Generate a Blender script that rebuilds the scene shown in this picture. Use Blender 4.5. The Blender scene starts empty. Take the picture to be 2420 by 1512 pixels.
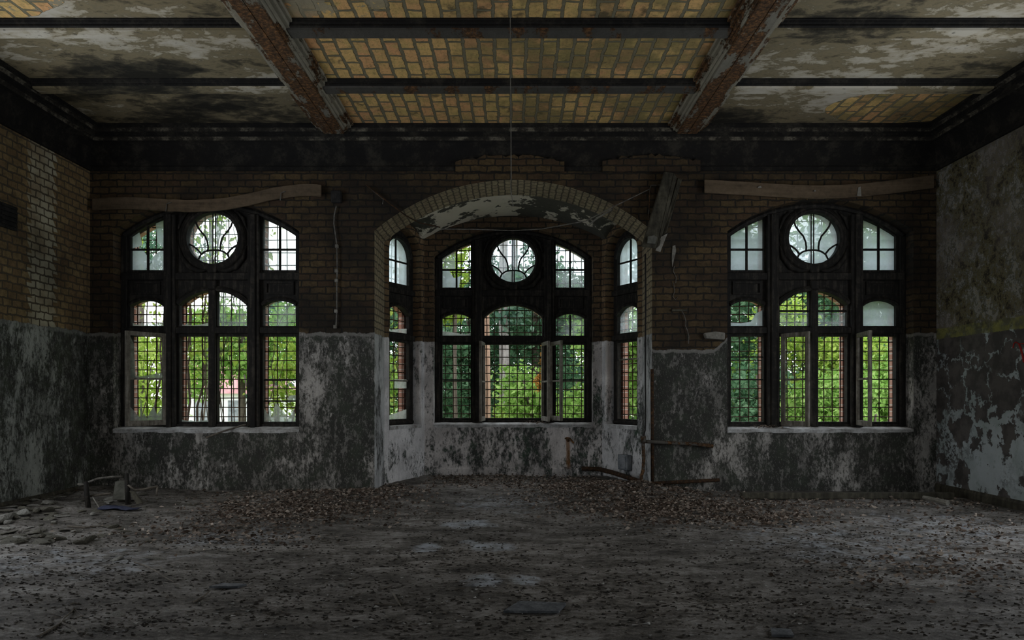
import bpy, bmesh, math, random
import numpy as np
from mathutils import Vector, Matrix, noise as mnoise
from mathutils.geometry import tessellate_polygon

random.seed(7)
RNG = np.random.default_rng(11)
SC = bpy.context.scene
COL = SC.collection
PI = math.pi

# ------------------------------------------------------------------ camera / photo frame
F, VX, VY, EYE = 1700.0, 1213.0, 933.0, 1.15
YW = 8.5            # back wall plane
YB = 9.92           # back wall of the bay
CZ = 4.285          # ceiling


def at(px, py, Y):
    """point seen at photo pixel (px, py) at distance Y"""
    return Vector(((px - VX) * Y / F, Y, EYE + (VY - py) * Y / F))


def on_floor(px, py):
    Y = F * EYE / (py - VY)
    return (px - VX) * Y / F, Y


cam_d = bpy.data.cameras.new('camera')
cam = bpy.data.objects.new('camera', cam_d)
COL.objects.link(cam)
cam.location = (0, 0, EYE)
cam.rotation_euler = (PI / 2, 0, 0)
cam_d.sensor_width = 36
cam_d.lens = F / 2420 * 36
cam_d.shift_x = (1210 - VX) / 2420
cam_d.shift_y = (VY - 756) / 2420
cam_d.clip_end = 400
SC.camera = cam

# ------------------------------------------------------------------ node helpers


class NT:
    def __init__(self, name):
        self.mat = bpy.data.materials.new(name)
        self.mat.use_nodes = True
        self.t = self.mat.node_tree
        self.t.nodes.clear()
        self.out = self.t.nodes.new('ShaderNodeOutputMaterial')
        self._co = None

    def put(self, sock, v):
        if v is None:
            return
        if hasattr(v, 'is_output'):
            self.t.links.new(v, sock)
        elif isinstance(v, (tuple, list)):
            if len(sock.default_value) == 4 and len(v) == 3:
                v = (*v, 1)
            sock.default_value = v
        else:
            try:
                sock.default_value = v
            except TypeError:
                sock.default_value = (v, v, v)

    def co(self):
        if self._co is None:
            self._co = self.t.nodes.new('ShaderNodeTexCoord').outputs['Object']
        return self._co

    def sep(self, v=None):
        n = self.t.nodes.new('ShaderNodeSeparateXYZ')
        self.put(n.inputs[0], v or self.co())
        return n.outputs

    def comb(self, x, y, z=0.0):
        n = self.t.nodes.new('ShaderNodeCombineXYZ')
        for i, v in enumerate((x, y, z)):
            self.put(n.inputs[i], v)
        return n.outputs[0]

    def m(self, op, a, b=None, c=None, clamp=False):
        n = self.t.nodes.new('ShaderNodeMath')
        n.operation = op
        n.use_clamp = clamp
        for i, v in enumerate((a, b, c)):
            self.put(n.inputs[i], v)
        return n.outputs[0]

    def vm(self, op, a, b):
        n = self.t.nodes.new('ShaderNodeVectorMath')
        n.operation = op
        self.put(n.inputs[0], a)
        self.put(n.inputs[1], b)
        return n.outputs['Value'] if op == 'DOT_PRODUCT' else n.outputs[0]

    def scale(self, v, s):
        return self.vm('MULTIPLY', v or self.co(), s)

    def mix(self, f, a, b, mode='MIX'):
        n = self.t.nodes.new('ShaderNodeMix')
        n.data_type = 'RGBA'
        n.blend_type = mode
        self.put(n.inputs[0], f)
        self.put(n.inputs[6], a)
        self.put(n.inputs[7], b)
        return n.outputs[2]

    def noise(self, scale, detail=4, rough=.55, v=None, dist=0.0, out='Fac'):
        n = self.t.nodes.new('ShaderNodeTexNoise')
        self.put(n.inputs['Vector'], v or self.co())
        n.inputs['Scale'].default_value = scale
        n.inputs['Detail'].default_value = detail
        n.inputs['Roughness'].default_value = rough
        n.inputs['Distortion'].default_value = dist
        return n.outputs[out]

    def voro(self, scale, v=None, feature='F1', out='Distance', rand=1.0):
        n = self.t.nodes.new('ShaderNodeTexVoronoi')
        n.feature = feature
        self.put(n.inputs['Vector'], v or self.co())
        n.inputs['Scale'].default_value = scale
        n.inputs['Randomness'].default_value = rand
        return n.outputs[out]

    def step(self, f, lo, hi, a=0.0, b=1.0, smooth=True):
        n = self.t.nodes.new('ShaderNodeMapRange')
        n.interpolation_type = 'SMOOTHSTEP' if smooth else 'LINEAR'
        for i, v in enumerate((f, lo, hi, a, b)):
            self.put(n.inputs[i], v)
        return n.outputs[0]

    def brick(self, v, w=.21, h=.079, mortar=.009, off=.5):
        n = self.t.nodes.new('ShaderNodeTexBrick')
        self.put(n.inputs['Vector'], v)
        n.offset = off
        n.inputs['Color1'].default_value = (0, 0, 0, 1)
        n.inputs['Color2'].default_value = (1, 1, 1, 1)
        n.inputs['Mortar'].default_value = (.5, .5, .5, 1)
        n.inputs['Scale'].default_value = 1
        n.inputs['Brick Width'].default_value = w
        n.inputs['Row Height'].default_value = h
        n.inputs['Mortar Size'].default_value = mortar
        n.inputs['Mortar Smooth'].default_value = .3
        return n.outputs['Color'], n.outputs['Fac']

    def ramp(self, f, stops):
        n = self.t.nodes.new('ShaderNodeValToRGB')
        self.put(n.inputs[0], f)
        e = n.color_ramp.elements
        e[0].position, e[0].color = stops[0][0], (*stops[0][1], 1)
        e[1].position, e[1].color = stops[-1][0], (*stops[-1][1], 1)
        for p, c in stops[1:-1]:
            k = e.new(p)
            k.color = (*c, 1)
        return n.outputs[0]

    def bump(self, h, strength=.5, dist=.02, normal=None):
        n = self.t.nodes.new('ShaderNodeBump')
        n.inputs['Strength'].default_value = strength
        n.inputs['Distance'].default_value = dist
        self.put(n.inputs['Height'], h)
        if normal is not None:
            self.put(n.inputs['Normal'], normal)
        return n.outputs[0]

    def geo(self, out):
        return self.t.nodes.new('ShaderNodeNewGeometry').outputs[out]

    def pbr(self, col, rough=.9, normal=None, metal=0.0, spec=.3):
        n = self.t.nodes.new('ShaderNodeBsdfPrincipled')
        self.put(n.inputs['Base Color'], col)
        self.put(n.inputs['Roughness'], rough)
        self.put(n.inputs['Metallic'], metal)
        self.put(n.inputs['Specular IOR Level'], spec)
        self.put(n.inputs['Normal'], normal)
        return n.outputs[0]

    def done(self, shader):
        self.t.links.new(shader, self.out.inputs['Surface'])
        return self.mat


def mouldy_plaster(T, v, light, dark, green, amount=.5, sc=1.0):
    """peeling, mouldy plaster: returns colour, height"""
    vs = T.scale(v, (1, 1, .5))
    big = T.noise(1.9 * sc, 3, .6, vs)
    mid = T.noise(7 * sc, 7, .8, vs)
    fine = T.noise(34 * sc, 6, .8, vs)
    s = T.m('ADD', T.m('MULTIPLY', big, .66), T.m('ADD', T.m('MULTIPLY', mid, .84), T.m('MULTIPLY', fine, .7)))
    s = T.m('SUBTRACT', s, 1.1 + (amount - .5) * 1.1)
    mask = T.step(s, -.06, .07)          # 1 = light plaster left
    tint = T.noise(2.3 * sc, 4, .6, v)
    lightc = T.mix(T.step(tint, .35, .7), light, tuple(c * .62 for c in light))
    streak = T.noise(9, 5, .7, T.scale(v, (1, 1, .12)))
    lightc = T.mix(T.step(streak, .5, .75, 0, .75), lightc, tuple(c * .3 for c in light))
    darkc = T.mix(T.step(T.noise(7 * sc, 4, .6, v), .4, .65), dark, green)
    col = T.mix(mask, darkc, lightc)
    pale_ = T.m('MAXIMUM', T.step(T.noise(60 * sc, 4, .75, vs), .57, .63), T.step(T.noise(13 * sc, 7, .82, vs), .535, .57))
    col = T.mix(T.m('MULTIPLY', pale_, .5), col, tuple(c * .62 for c in light))
    speck = T.step(T.noise(80 * sc, 3, .7, v), .6, .68)
    col = T.mix(T.m('MULTIPLY', speck, .6), col, dark)
    h = T.m('ADD', mask, T.m('MULTIPLY', fine, .8))
    return col, h


def wall_mat(name, d, dado, light, dark, green, b1, b2, bm, amount=.5, soot=.5, edge_fn=None, pale=None, bw=.19, arch=None, stain=None):
    """brick above the dado line, mouldy plaster below; d = horizontal direction of the wall"""
    T = NT(name)
    co = T.co()
    u = T.vm('DOT_PRODUCT', co, (d[0], d[1], 0))
    z = T.sep()[2]
    wob = T.noise(6.0, 3, .6)
    wob2 = T.noise(9.0, 4, .7, T.scale(co, (1.1, 1.2, .9)))
    if arch:                                # courses turn with the arch above its springing
        zc, Ra, zs = arch
        ang = T.m('MULTIPLY', T.m('ARCTAN2', T.sep()[0], T.m('SUBTRACT', z, zc)), Ra)
        k_ = T.step(z, zs, zs + .001)
        zb = T.m('ADD', T.m('MULTIPLY', ang, k_), T.m('MULTIPLY', z, T.m('SUBTRACT', 1.0, k_)))
    else:
        zb = z
    vec = T.comb(T.m('ADD', u, T.m('MULTIPLY', wob, .06)), T.m('ADD', zb, T.m('MULTIPLY', wob2, .05)))
    rnd, mort = T.brick(vec, w=bw, mortar=.0095)
    grain = T.noise(38, 5, .7)
    bc = T.mix(rnd, b1, b2)
    bc = T.mix(T.step(T.noise(17, 3, .6), .35, .7, 0, .55), bc, tuple(c * .35 for c in b1))
    bc = T.mix(T.step(grain, .45, .75, 0, .6), bc, tuple(c * .4 for c in b2))
    if pale:                                # a strip of pale glazed bricks
        lo, hi, pc = pale
        uq = T.m('ADD', u, T.m('MULTIPLY', T.m('SUBTRACT', T.m('FRACT', T.m('MULTIPLY', z, 6.49)), .5), .1))
        pm = T.m('MULTIPLY', T.step(uq, lo, lo + .01), T.step(uq, hi, hi - .01))
        pn = T.step(T.noise(2.2, 3), .35, .6, .35, 1)
        bc = T.mix(T.m('MULTIPLY', pm, pn), bc, pc)
    bc = T.mix(mort, bc, bm)
    sm = T.step(T.noise(.9, 4, .65), .38, .66)
    bc = T.mix(T.m('MULTIPLY', sm, soot), bc, (.012, .011, .009))
    pc_, ph = mouldy_plaster(T, co, light, dark, green, amount)
    dz = T.m('ADD', z, T.m('MULTIPLY', T.m('SUBTRACT', T.noise(6, 5, .7), .5), .09))
    if edge_fn:
        dz = edge_fn(T, dz, u)
    k = T.step(dz, dado - .006, dado + .006)
    ridge = T.m('MULTIPLY', T.step(dz, dado - .05, dado - .03), T.step(dz, dado + .004, dado - .004))
    col = T.mix(k, pc_, bc)
    col = T.mix(T.m('MULTIPLY', ridge, .45), col, tuple(c * .8 for c in light))
    if stain:                               # a run of rust below an iron fitting
        sx, sz0, sz1, sw = stain
        dx = T.m('ABSOLUTE', T.m('SUBTRACT', T.m('ADD', u, T.m('MULTIPLY', T.m('SUBTRACT', T.noise(7, 3), .5), .03)), sx))
        k2 = T.m('MULTIPLY', T.step(dx, sw, sw * .3), T.m('MULTIPLY', T.step(z, sz0, sz0 + .1), T.step(z, sz1, sz1 - .02)))
        col = T.mix(T.m('MULTIPLY', k2, .8), col, (.26, .12, .035))
    hb = T.m('ADD', T.m('MULTIPLY', T.m('SUBTRACT', 1.0, mort), 1.0), T.m('MULTIPLY', grain, .6))
    hh = T.m('ADD', T.m('MULTIPLY', hb, k), T.m('MULTIPLY', T.m('ADD', T.m('MULTIPLY', ph, .35), 1.3), T.m('SUBTRACT', 1.0, k)))
    return T.done(T.pbr(col, .92, T.bump(hh, .8, .018)))


MAT = {}


def right_pier_edge(T, dz, u):
    # plaster fallen lower beside the bay: brick reaches further down there
    m_ = T.m('MULTIPLY', T.step(u, 1.55, 1.66), T.step(u, 2.62, 2.35))
    return T.m('ADD', dz, T.m('MULTIPLY', m_, .2))


LIGHT = (.42, .40, .365)
DARK = (.035, .035, .03)
GREEN = (.042, .048, .036)
MAT['wall_back'] = wall_mat('brick_and_mouldy_plaster', (1, 0), 1.885, LIGHT, DARK, GREEN,
                            (.12, .082, .036), (.075, .045, .025), (.024, .02, .014), .545, .85, right_pier_edge)
MAT['wall_left'] = wall_mat('tan_brick_and_mouldy_plaster', (0, 1), 1.885, (.36, .38, .34), DARK, (.05, .058, .04),
                            (.36, .26, .12), (.24, .155, .075), (.1, .082, .055), .52, .6, None, (7.42, 7.85, (.52, .49, .35)), .14)
MAT['jamb'] = wall_mat('pale_jamb_brick', (0, 1), 1.885, (.55, .56, .55), DARK, GREEN,
                       (.42, .35, .22), (.33, .26, .17), (.1, .085, .06), .44, .2, None, None, .13, (3.69 - (1.64 ** 2 + .36) / 1.2, (1.64 ** 2 + .36) / 1.2, 3.09))
MAT['bay'] = wall_mat('bay_plaster', (1, 0), 1.885, (.70, .66, .63), (.045, .05, .045), (.05, .08, .055),
                       (.17, .115, .06), (.11, .065, .035), (.03, .026, .018), .47, .6, stain=(.758, .1, .56, .04))
cl = Vector((.43, .77)).normalized()
MAT['bay_cant_w'] = wall_mat('bay_plaster_west', (cl.x, cl.y), 1.885, (.74, .73, .72), (.045, .05, .045), (.05, .08, .055),
                             (.25, .17, .09), (.17, .1, .05), (.04, .034, .026), .42, .4)
MAT['bay_cant_e'] = wall_mat('bay_plaster_east', (-cl.x, cl.y), 1.885, (.74, .73, .72), (.045, .05, .045), (.05, .08, .055),
                             (.25, .17, .09), (.17, .1, .05), (.04, .034, .026), .44, .4)


def red_brick(name, d):
    T = NT(name)
    u = T.vm('DOT_PRODUCT', T.co(), (d[0], d[1], 0))
    z = T.sep()[2]
    rnd, mort = T.brick(T.comb(u, z), mortar=.008)
    bc = T.mix(rnd, (.4, .2, .15), (.5, .31, .25))
    bc = T.mix(T.step(T.noise(20, 4, .7), .4, .7, 0, .5), bc, (.3, .14, .1))
    bc = T.mix(mort, bc, (.55, .5, .46))
    return T.done(T.pbr(bc, .9, T.bump(T.m('SUBTRACT', 1.0, mort), .5, .01)))


MAT['red_x'] = red_brick('red_facade_brick', (1, 1))
MAT['red_cw'] = red_brick('red_facade_brick_west', (1, .3))


def right_wall():
    T = NT('peeling_wall_paint')
    co = T.co()
    z = T.sep()[2]
    w = T.vm('ADD', co, T.scale(T.noise(3.5, 4, .65, out='Color'), (.5, .5, .5)))
    edge = T.voro(2.7, w, 'DISTANCE_TO_EDGE')
    big = T.noise(.9, 3, .6)
    mid = T.noise(7, 6, .72)
    zz = T.step(z, .3, 1.25)                # more bare patches higher up the dado
    thr = T.m('ADD', T.m('MULTIPLY', zz, -.2), .22)
    s = T.m('SUBTRACT', T.m('ADD', edge, T.m('MULTIPLY', T.m('SUBTRACT', mid, .5), .5)), thr)
    isl = T.step(s, -.02, .02)
    small = T.step(T.noise(16, 6, .78), .5, .54)
    isl = T.m('MAXIMUM', isl, T.m('MULTIPLY', small, T.step(big, .4, .55)))
    white = T.mix(T.step(T.noise(2.5, 4), .35, .65), (.5, .56, .57), (.36, .42, .41))
    white = T.mix(T.step(T.noise(9, 4, .7), .55, .7, 0, .5), white, (.2, .26, .2))
    bare = T.mix(T.step(T.noise(6, 4), .4, .6), (.07, .065, .06), (.12, .11, .1))
    low = T.mix(isl, white, bare)
    n1 = T.noise(2.6, 7, .78)
    n2 = T.noise(11, 7, .82)
    up = T.ramp(T.m('ADD', T.m('MULTIPLY', n1, .55), T.m('MULTIPLY', n2, .55)),
                [(.42, (.02, .019, .016)), (.5, (.06, .052, .035)), (.53, (.2, .175, .085)), (.57, (.1, .1, .085)), (.6, (.34, .34, .31)), (.66, (.24, .2, .11)), (.72, (.05, .045, .035))])
    up = T.mix(T.step(T.noise(1.1, 3, .5), .42, .58, 0, .5), up, T.mix(n2, (.3, .27, .25), (.13, .11, .09)))
    dz = T.m('ADD', z, T.m('MULTIPLY', T.m('SUBTRACT', T.noise(5, 4, .7), .5), .05))
    band = T.m('MULTIPLY', T.step(dz, 1.80, 1.81), T.step(dz, 1.93, 1.92))
    yel = T.mix(T.step(T.noise(6, 4, .6), .4, .6), (.3, .3, .08), (.12, .12, .07))
    col = T.mix(T.step(dz, 1.85, 1.87), low, up)
    col = T.mix(T.m('MULTIPLY', band, .8), col, yel)
    h = T.m('ADD', T.m('MULTIPLY', T.m('SUBTRACT', 1.0, isl), .7), T.m('MULTIPLY', n2, 1.2))
    return T.done(T.pbr(col, .9, T.bump(h, .8, .02)))


MAT['wall_right'] = right_wall()


def simple_plaster(name, c1, c2, c3, sc=3.0, bump=.5):
    T = NT(name)
    n1 = T.noise(sc, 6, .68)
    n2 = T.noise(sc * 6, 5, .7)
    col = T.ramp(T.m('ADD', T.m('MULTIPLY', n1, .7), T.m('MULTIPLY', n2, .3)), [(.36, c1), (.5, c2), (.63, c3)])
    return T.done(T.pbr(col, .9, T.bump(T.m('ADD', n1, n2), bump, .015)))


MAT['cornice'] = simple_plaster('sooty_cornice_rib_shade', (.006, .0055, .005), (.01, .009, .0075), (.036, .032, .024), 5)
MAT['ledge'] = simple_plaster('flaking_ledge_paint', (.012, .011, .009), (.03, .026, .02), (.2, .18, .135), 6)


def vault_mat():
    T = NT('vault_plaster')
    n = T.m('ADD', T.m('MULTIPLY', T.noise(1.7, 4, .6), .75), T.m('MULTIPLY', T.noise(9, 5, .7), .25))
    y = T.sep()[1]
    k = T.step(T.m('ADD', n, T.m('MULTIPLY', T.m('SUBTRACT', y, 9.5), .04)), .485, .5)
    pl = T.mix(T.noise(3, 4), (.68, .64, .52), (.5, .45, .35))
    dk = T.mix(T.noise(14, 4), (.05, .05, .045), (.1, .095, .07))
    return T.done(T.pbr(T.mix(k, pl, dk), .9, T.bump(T.m('ADD', T.m('SUBTRACT', 1.0, k), T.noise(25, 4)), .6, .012)))


MAT['vault'] = vault_mat()


def ceiling_brick_nodes(T):
    x, y, z = T.sep()
    wob = T.noise(5, 4, .65)
    wob2 = T.noise(6, 4, .65, T.scale(T.co(), (1.3, .9, 1)))
    vec = T.comb(T.m('ADD', y, T.m('MULTIPLY', wob, .06)), T.m('ADD', x, T.m('MULTIPLY', wob2, .05)))
    rnd, mort = T.brick(vec, w=.262, h=.142, mortar=.017)
    bc = T.mix(T.step(rnd, .1, .9), (.8, .53, .2), (.78, .42, .19))
    bc = T.mix(T.step(T.noise(5, 3), .42, .62, 0, .55), bc, (.56, .44, .15))
    bc = T.mix(T.step(T.noise(30, 5, .75), .45, .75, 0, .7), bc, (.22, .14, .05))
    mould = T.m('MULTIPLY', T.step(T.noise(1.6, 4, .6), .4, .56), T.step(x, -1.1, .1))
    bc = T.mix(T.m('MULTIPLY', mould, .6), bc, (.1, .115, .05))
    dk = T.step(T.noise(3.1, 5, .7), .58, .68, 0, .75)
    bc = T.mix(dk, bc, (.06, .055, .035))
    streak = T.noise(14, 5, .75, T.scale(T.co(), (1.6, .22, 1)))
    bc = T.mix(T.step(streak, .46, .72, 0, .4), bc, (.16, .12, .05))
    mc = T.mix(T.noise(20, 4, .7), (.3, .27, .17), (.09, .08, .05))
    edge = T.m('MULTIPLY', T.m('MULTIPLY', mort, T.m('SUBTRACT', 1.0, mort)), 3.2, None, True)
    bc = T.mix(mort, bc, mc)
    bc = T.mix(edge, bc, (.03, .025, .015))
    px_ = T.m('MULTIPLY', T.step(x, .2, -1.4), T.step(y, 6.3, 5.7))
    pl = T.step(T.m('ADD', T.noise(2.6, 5, .7), T.m('MULTIPLY', px_, .12)), .6, .62)
    bc = T.mix(T.m('MULTIPLY', pl, px_), bc, T.mix(T.noise(8, 4), (.42, .37, .25), (.22, .2, .14)))
    h = T.m('ADD', T.m('SUBTRACT', 1.0, mort), T.m('MULTIPLY', T.noise(40, 4), .5))
    return bc, h


def ceiling_brick():
    T = NT('ochre_ceiling_brick')
    bc, h = ceiling_brick_nodes(T)
    return T.done(T.pbr(bc, .9, T.bump(h, .8, .02)))


def ceiling_plaster():
    T = NT('flaking_ceiling_plaster')
    x, y, z = T.sep()
    v = T.scale(T.co(), (.6, 1, 1))
    n1 = T.noise(1.1, 5, .62, v)
    n2 = T.noise(7, 6, .72, v, .4)
    s = T.m('ADD', T.m('MULTIPLY', n1, .72), T.m('MULTIPLY', n2, .36))
    s = T.m('SUBTRACT', s, T.m('MULTIPLY', T.step(y, 7.2, 8.2), .035))
    col = T.ramp(s, [(.42, (.022, .02, .014)), (.48, (.085, .073, .046)), (.53, (.25, .205, .12)), (.57, (.2, .17, .105)), (.585, (.42, .37, .27)), (.64, (.55, .51, .42))])
    col = T.mix(T.step(T.noise(16, 5, .75, v), .6, .68, 0, .7), col, (.06, .055, .04))
    bc, bh = ceiling_brick_nodes(T)
    nz = T.m('MULTIPLY', T.m('SUBTRACT', T.noise(4, 4), .5), .25)

    def patch(cx, cy, rx, ry):
        ex = T.m('DIVIDE', T.m('SUBTRACT', x, cx), rx)
        ey = T.m('DIVIDE', T.m('SUBTRACT', y, cy), ry)
        d2 = T.m('ADD', T.m('MULTIPLY', ex, ex), T.m('MULTIPLY', ey, ey))
        return T.step(T.m('ADD', d2, nz), 1.0, .985)
    p = T.m('MAXIMUM', patch(4.32, 7.84, .9, .46), patch(-4.35, 5.3, .95, .72))
    col = T.mix(p, col, bc)
    h = T.m('ADD', T.m('MULTIPLY', n2, 1.0), T.m('MULTIPLY', T.m('MULTIPLY', bh, p), .6))
    return T.done(T.pbr(col, .9, T.bump(h, .6, .015)))


MAT['ceiling_brick'] = ceiling_brick()
MAT['ceiling_plaster'] = ceiling_plaster()


def rust_mat(name, paint, amount, k0=1.0):
    T = NT(name)
    v = T.scale(T.co(), (1, .35, 1))
    n1 = T.noise(5, 6, .7, v)
    n2 = T.noise(30, 5, .75)
    rust = T.ramp(n2, [(q, tuple(c * k0 for c in cc)) for q, cc in ((.33, (.022, .015, .009)), (.5, (.085, .045, .02)), (.66, (.28, .135, .05)))])
    pn = T.mix(T.noise(12, 4, .7, v), paint, tuple(c * .35 for c in paint))
    k = T.step(T.m('ADD', T.m('MULTIPLY', n1, .8), T.m('MULTIPLY', n2, .2)), amount, amount + .03)
    col = T.mix(k, rust, pn)
    return T.done(T.pbr(col, .85, T.bump(T.m('ADD', n2, T.m('MULTIPLY', k, .6)), .7, .012)))


MAT['rust'] = rust_mat('rusted_steel', (.3, .28, .22), .55)
MAT['rust_paint'] = rust_mat('flaking_painted_trim', (.42, .39, .3), .47)
MAT['rib_dark'] = rust_mat('sooty_rib', (.11, .105, .09), .43)
MAT['iron'] = rust_mat('rusty_iron_bar', (.04, .034, .03), .6, .4)
MAT['pipe'] = rust_mat('rusty_pipe', (.13, .12, .1), .5, .7)


def wood_mat(name, c1, c2, c3, axis='z', sc=1.0):
    T = NT(name)
    s = {'z': (9, 9, .7), 'x': (.7, 9, 9), 'y': (9, .7, 9)}[axis]
    n1 = T.noise(2.6 * sc, 5, .7, T.scale(T.co(), s))
    n2 = T.noise(14, 5, .7)
    col = T.ramp(T.m('ADD', T.m('MULTIPLY', n1, .6), T.m('MULTIPLY', n2, .4)), [(.36, c1), (.5, c2), (.66, c3)])
    return T.done(T.pbr(col, .8, T.bump(T.m('ADD', n1, n2), .6, .006)))


MAT['wood_dark'] = wood_mat('blackened_window_wood', (.005, .0045, .0035), (.011, .0095, .0075), (.055, .048, .037))
MAT['wood_grey'] = wood_mat('weathered_sash_wood', (.05, .045, .035), (.16, .145, .115), (.34, .32, .28))
MAT['board'] = wood_mat('bare_brown_board', (.055, .038, .022), (.105, .075, .045), (.16, .115, .072), 'x', .5)
MAT['timber'] = wood_mat('mossy_timber', (.018, .016, .011), (.048, .044, .03), (.11, .1, .072), 'z', .6)
MAT['stick'] = wood_mat('dry_twig_bark', (.04, .033, .026), (.11, .095, .075), (.22, .2, .17), 'x')
MAT['sill'] = simple_plaster('dusty_sill', (.2, .19, .17), (.42, .42, .41), (.62, .63, .62), 6)
MAT['stone'] = simple_plaster('plaster_rubble', (.09, .085, .07), (.2, .195, .17), (.36, .36, .34), 9)
MAT['stone_dark'] = simple_plaster('dark_rubble', (.03, .028, .022), (.09, .085, .065), (.17, .16, .13), 9)
MAT['canvas'] = simple_plaster('torn_felt', (.1, .095, .08), (.2, .19, .16), (.3, .29, .25), 7)
MAT['cloth_blue'] = simple_plaster('navy_cloth', (.012, .014, .03), (.03, .035, .07), (.07, .08, .12), 9)
MAT['panel'] = simple_plaster('grey_panel', (.04, .04, .032), (.085, .085, .07), (.13, .13, .11), 4)
MAT['brick_red'] = simple_plaster('broken_red_brick', (.12, .05, .03), (.24, .1, .06), (.33, .16, .1), 12)
MAT['cable'] = simple_plaster('old_cable_sheath', (.05, .046, .04), (.13, .122, .105), (.22, .21, .185), 20)
MAT['box_grey'] = simple_plaster('grey_metal_box', (.1, .11, .12), (.2, .215, .23), (.3, .31, .32), 8)
MAT['slate'] = simple_plaster('weathered_board_scrap', (.045, .05, .055), (.1, .108, .118), (.2, .21, .22), 14)
MAT['black'] = simple_plaster('soot_black', (.006, .006, .006), (.015, .014, .013), (.03, .028, .025), 8)
MAT['red_paint'] = simple_plaster('red_spray_paint', (.22, .015, .012), (.36, .025, .02), (.42, .04, .03), 14)
MAT['house_white'] = simple_plaster('white_render', (.6, .6, .58), (.75, .75, .73), (.8, .8, .8), 2)
MAT['house_roof'] = simple_plaster('pink_red_roof', (.45, .2, .22), (.55, .28, .3), (.62, .36, .37), 5)
MAT['bark_grey'] = wood_mat('grey_trunk_bark', (.14, .12, .11), (.27, .24, .23), (.4, .37, .35))
MAT['bark_orange'] = wood_mat('orange_pine_bark', (.12, .075, .05), (.25, .155, .105), (.36, .25, .18))
MAT['bark_dark'] = wood_mat('dark_bark', (.03, .024, .018), (.07, .055, .042), (.13, .11, .085))


def glass(name, dirt, tint, scale=3.0, spread=.2):
    T = NT(name)
    n = T.noise(scale, 5, .65)
    n2 = T.noise(24, 4, .7)
    f = T.step(T.m('ADD', T.m('MULTIPLY', n, .8), T.m('MULTIPLY', n2, .2)), .3, .7, max(0, dirt - spread), min(1, dirt + spread))
    tr = T.t.nodes.new('ShaderNodeBsdfTransparent')
    tr.inputs[0].default_value = (.9, .95, .95, 1)
    tl = T.t.nodes.new('ShaderNodeBsdfTranslucent')
    tl.inputs[0].default_value = (*tint, 1)
    df = T.t.nodes.new('ShaderNodeBsdfDiffuse')
    df.inputs[0].default_value = (*[c * .5 for c in tint], 1)
    a = T.t.nodes.new('ShaderNodeMixShader')
    a.inputs[0].default_value = .3
    T.t.links.new(tl.outputs[0], a.inputs[1])
    T.t.links.new(df.outputs[0], a.inputs[2])
    b = T.t.nodes.new('ShaderNodeMixShader')
    T.put(b.inputs[0], f)
    T.t.links.new(tr.outputs[0], b.inputs[1])
    T.t.links.new(a.outputs[0], b.inputs[2])
    return T.done(b.outputs[0])


MAT['glass'] = glass('dusty_glass', .2, (.75, .8, .82))
MAT['glass_milky'] = glass('milky_dirty_glass', .62, (.7, .78, .8), 3, .16)
MAT['glass_shard'] = glass('grimy_glass_shard', .55, (.6, .62, .58), 8, .25)


def leaf_mat(name, c1, c2, c3, trans=.45):
    T = NT(name)
    r = T.geo('Random Per Island')
    col = T.ramp(r, [(0, c1), (.5, c2), (1, c3)])
    d = T.t.nodes.new('ShaderNodeBsdfDiffuse')
    t = T.t.nodes.new('ShaderNodeBsdfTranslucent')
    T.put(d.inputs[0], col)
    T.put(t.inputs[0], col)
    a = T.t.nodes.new('ShaderNodeMixShader')
    a.inputs[0].default_value = trans
    T.t.links.new(d.outputs[0], a.inputs[1])
    T.t.links.new(t.outputs[0], a.inputs[2])
    return T.done(a.outputs[0])


MAT['leaf_bright'] = leaf_mat('bright_green_leaf', (.1, .2, .035), (.19, .33, .075), (.33, .46, .15))
MAT['leaf_yellow'] = leaf_mat('yellow_green_leaf', (.14, .24, .03), (.25, .36, .06), (.37, .45, .12))
MAT['leaf_deep'] = leaf_mat('deep_green_leaf', (.04, .095, .048), (.08, .165, .085), (.155, .25, .145))
MAT['leaf_blue'] = leaf_mat('blue_green_needle', (.045, .095, .066), (.09, .165, .115), (.165, .25, .18))
MAT['leaf_orange'] = leaf_mat('orange_dead_leaf', (.28, .12, .025), (.36, .18, .045), (.42, .25, .08))
MAT['litter'] = leaf_mat('dry_brown_leaf', (.045, .034, .026), (.14, .105, .083), (.42, .36, .3), .1)


def crumb_mat():
    T = NT('dirt_crumb')
    r = T.geo('Random Per Island')
    col = T.ramp(r, [(0, (.018, .016, .013)), (.6, (.055, .048, .04)), (.87, (.15, .135, .115)), (1, (.4, .4, .38))])
    return T.done(T.pbr(col, .95))


MAT['crumb'] = crumb_mat()


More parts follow.
